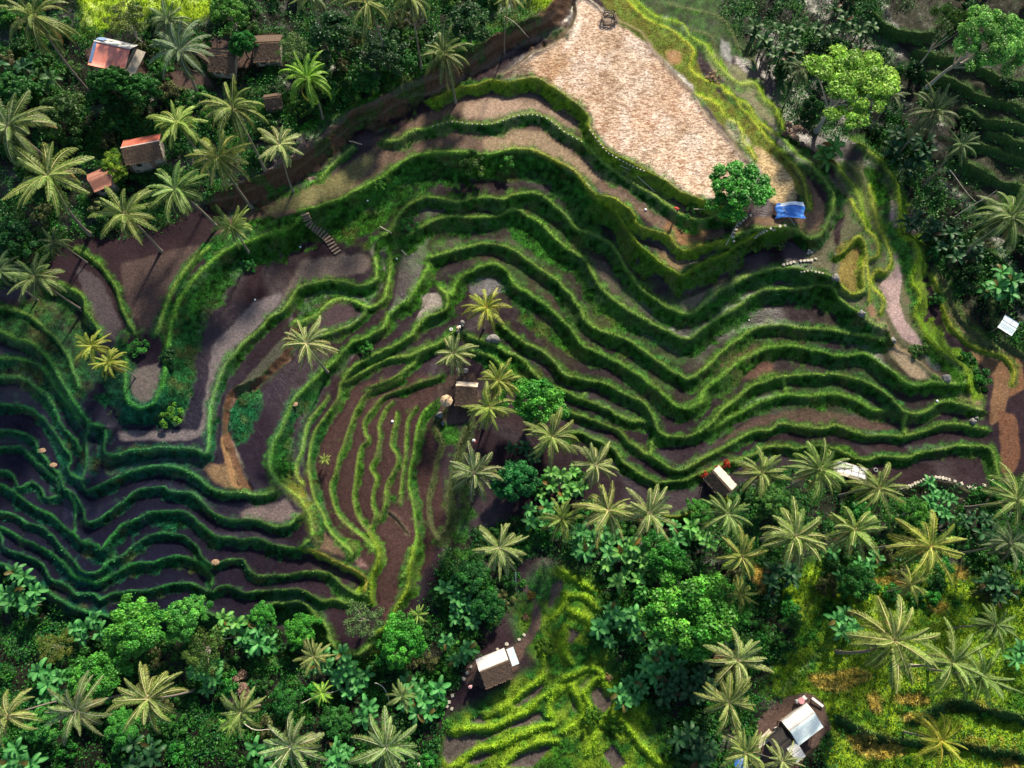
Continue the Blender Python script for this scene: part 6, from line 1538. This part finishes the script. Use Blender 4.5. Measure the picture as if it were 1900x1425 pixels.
for s_ in (-.7, .7): bobj('leg', boxm(.08, .28, .6, (s_, 0, .12)), M_WOOD, bn)
put(bn, 'long white bench at the right side of the brown yard', 'bench')
g = at(1420, 1372, .5); pl = root('plank_stack', (g.x, g.y, g.z), R(35))
for k in range(4): bobj('plank', boxm(2.6 - .2 * k, .24, .07, (.1 * k, -.4 + .27 * k, .15 + .02 * k), rz=.03 * k), M_BAMB, pl)
put(pl, 'pale planks lying left of the dark lean-to', 'planks')
g = at(1442, 1353, .3); cr_ = root('crate', (g.x, g.y, g.z), .4)
bobj('box', boxm(.6, .5, .4, (0, 0, .2)), M_WPL, cr_); bobj('lid', boxm(.64, .54, .05, (0, 0, .43)), M_DARK, cr_); put(cr_, 'white crate with dark lid in the brown yard', 'crate')
# round twig nest at the top of the field
g = at(1130, 34, .4); ne = root('viewing_nest', (g.x, g.y, g.z))
bm_ = []
for k in range(46):
    a_ = k / 46 * 6.283; rr2 = 1.15 + srng.uniform(-.15, .15)
    bm_.append(boxm(.95, .08, .07, (rr2 * math.cos(a_), rr2 * math.sin(a_), .25 + srng.uniform(0, .5)), 0, a_ + 1.57 + srng.uniform(-.5, .5), 0, srng.uniform(-.3, .3)))
o = bobj('twig_rim', bm_, M_WOOD, ne); bobj('deck', boxm(1.9, 1.9, .1, (0, 0, .12)), M_WOOD, ne)
for sx in (-.8, .8):
    for sy in (-.8, .8): bobj('post', boxm(.12, .12, 1.6 if sy > 0 else .9, (sx, sy, .3 if sy > 0 else -.1)), M_DARK, ne)
bobj('beam', boxm(2.0, .1, .1, (0, .8, 1.14)), M_DARK, ne)
put(ne, 'dark twig platform at the top end of the big bright field', 'platform')
# people
def person(label, u, v, rz, mtop, mleg, mhat, bend=0.0):
    g_ = at(u, v, .9); r_ = root('person_figure', (g_.x, g_.y, float(ground(g_.x, g_.y))), rz)
    b_ = bend
    def L(x, y, z):            # forward bend at the hips
        if z > .95:
            d = z - .95; return (x, y + math.sin(b_) * d + y * 0, .95 + math.cos(b_) * d)
        return (x, y, z)
    J = {'pel': L(0, 0, .95), 'ch': L(0, 0, 1.25), 'nk': L(0, 0, 1.48), 'hd': L(0, .02, 1.62), 'tp': L(0, .01, 1.72)}
    for s, n_ in ((-1, 'l'), (1, 'r')):
        J['hp' + n_] = L(.10 * s, 0, .90); J['kn' + n_] = L(.11 * s, .04, .50); J['an' + n_] = L(.12 * s, -.02, .09); J['to' + n_] = L(.13 * s, .15, .04)
        J['sh' + n_] = L(.19 * s, 0, 1.42); J['el' + n_] = L(.27 * s, .03, 1.15); J['wr' + n_] = L(.26 * s, .16, .97); J['ha' + n_] = L(.25 * s, .22, .90)
    E = [('pel', 'ch'), ('ch', 'nk'), ('nk', 'hd'), ('hd', 'tp')]
    for n_ in 'lr': E += [('pel', 'hp' + n_), ('hp' + n_, 'kn' + n_), ('kn' + n_, 'an' + n_), ('an' + n_, 'to' + n_), ('ch', 'sh' + n_), ('sh' + n_, 'el' + n_), ('el' + n_, 'wr' + n_), ('wr' + n_, 'ha' + n_)]
    RD = {'pel': .13, 'ch': .14, 'nk': .055, 'hd': .105, 'tp': .075, 'hp': .095, 'kn': .06, 'an': .042, 'to': .035, 'sh': .06, 'el': .042, 'wr': .03, 'ha': .035}
    ks = list(J); me = bpy.data.meshes.new('person_body'); me.from_pydata([J[k] for k in ks], [(ks.index(a), ks.index(b)) for a, b in E], [])
    o = bpy.data.objects.new('body', me); COL.objects.link(o)
    md = o.modifiers.new('skin', 'SKIN')
    for i_, k in enumerate(ks):
        q = RD.get(k, RD.get(k[:2])); me.skin_vertices[0].data[i_].radius = (q, q)
    me.skin_vertices[0].data[0].use_root = True
    o.modifiers.new('s', 'SUBSURF').levels = 1
    dg = bpy.context.evaluated_depsgraph_get(); m2 = bpy.data.meshes.new_from_object(o.evaluated_get(dg)); bpy.data.objects.remove(o)
    o = bpy.data.objects.new('body', m2); COL.objects.link(o); o.parent = r_
    m2.materials.clear(); m2.materials.append(M_SKIN)
    for f in m2.polygons: f.use_smooth = True
    P = np.array([J['pel'], J['ch'], J['nk']]); P[2] = P[2] * .8 + P[1] * .2
    tubeobj('shirt', np.vstack([P[0] - (P[1] - P[0]) * .2, P[0], (P[0] + P[1]) / 2, P[1], P[2]]), [.175, .17, .165, .19, .11], mtop, r_, 12)
    for n_ in 'lr':
        tubeobj('sleeve', [J['sh' + n_], np.array(J['sh' + n_]) * .4 + np.array(J['el' + n_]) * .6, J['el' + n_]], [.085, .072, .06], mtop, r_, 8)
        tubeobj('trouser_leg', [J['hp' + n_], J['kn' + n_], np.array(J['kn' + n_]) * .4 + np.array(J['an' + n_]) * .6], [.115, .08, .07], mleg, r_, 8)
    h = np.array(J['tp']); bm = bmesh.new(); n0 = 16
    rg2 = [[bm.verts.new((h[0] + q * math.cos(t), h[1] + q * math.sin(t), h[2] + z)) for t in np.arange(n0) * 2 * math.pi / n0] for q, z in ((.02, .12), (.10, .06), (.24, -.03), (.235, -.045), (.09, .02))]
    for a_, c_ in zip(rg2[:-1], rg2[1:]):
        for k in range(n0): bm.faces.new((a_[k], a_[(k + 1) % n0], c_[(k + 1) % n0], c_[k]))
    bobj('hat', bm, mhat, r_)
    r_.name = 'person'
    put(r_, label, 'person')
person('person in white top and pink hat standing left of the white roofed hut', 873, 1274, .5, M_WCL, M_WCL, M_PINKP)
person('person in red clothes bending under the tip of the big field', 1258, 388, 2.0, M_REDC, M_DCL, M_REDC, .7)
person('person in red shirt in the gully above the grey-green palm', 882, 821, 1.0, M_REDC, M_WCL, M_WPL, .3)
person('person in pale clothes at the gully head left of the vivid palm', 853, 606, 2.6, M_WCL, M_DCL, M_STRAW, .8)
person('person with a white hat below the pale gully palm', 855, 688, 1.6, M_DCL, M_DCL, M_WPL, .5)
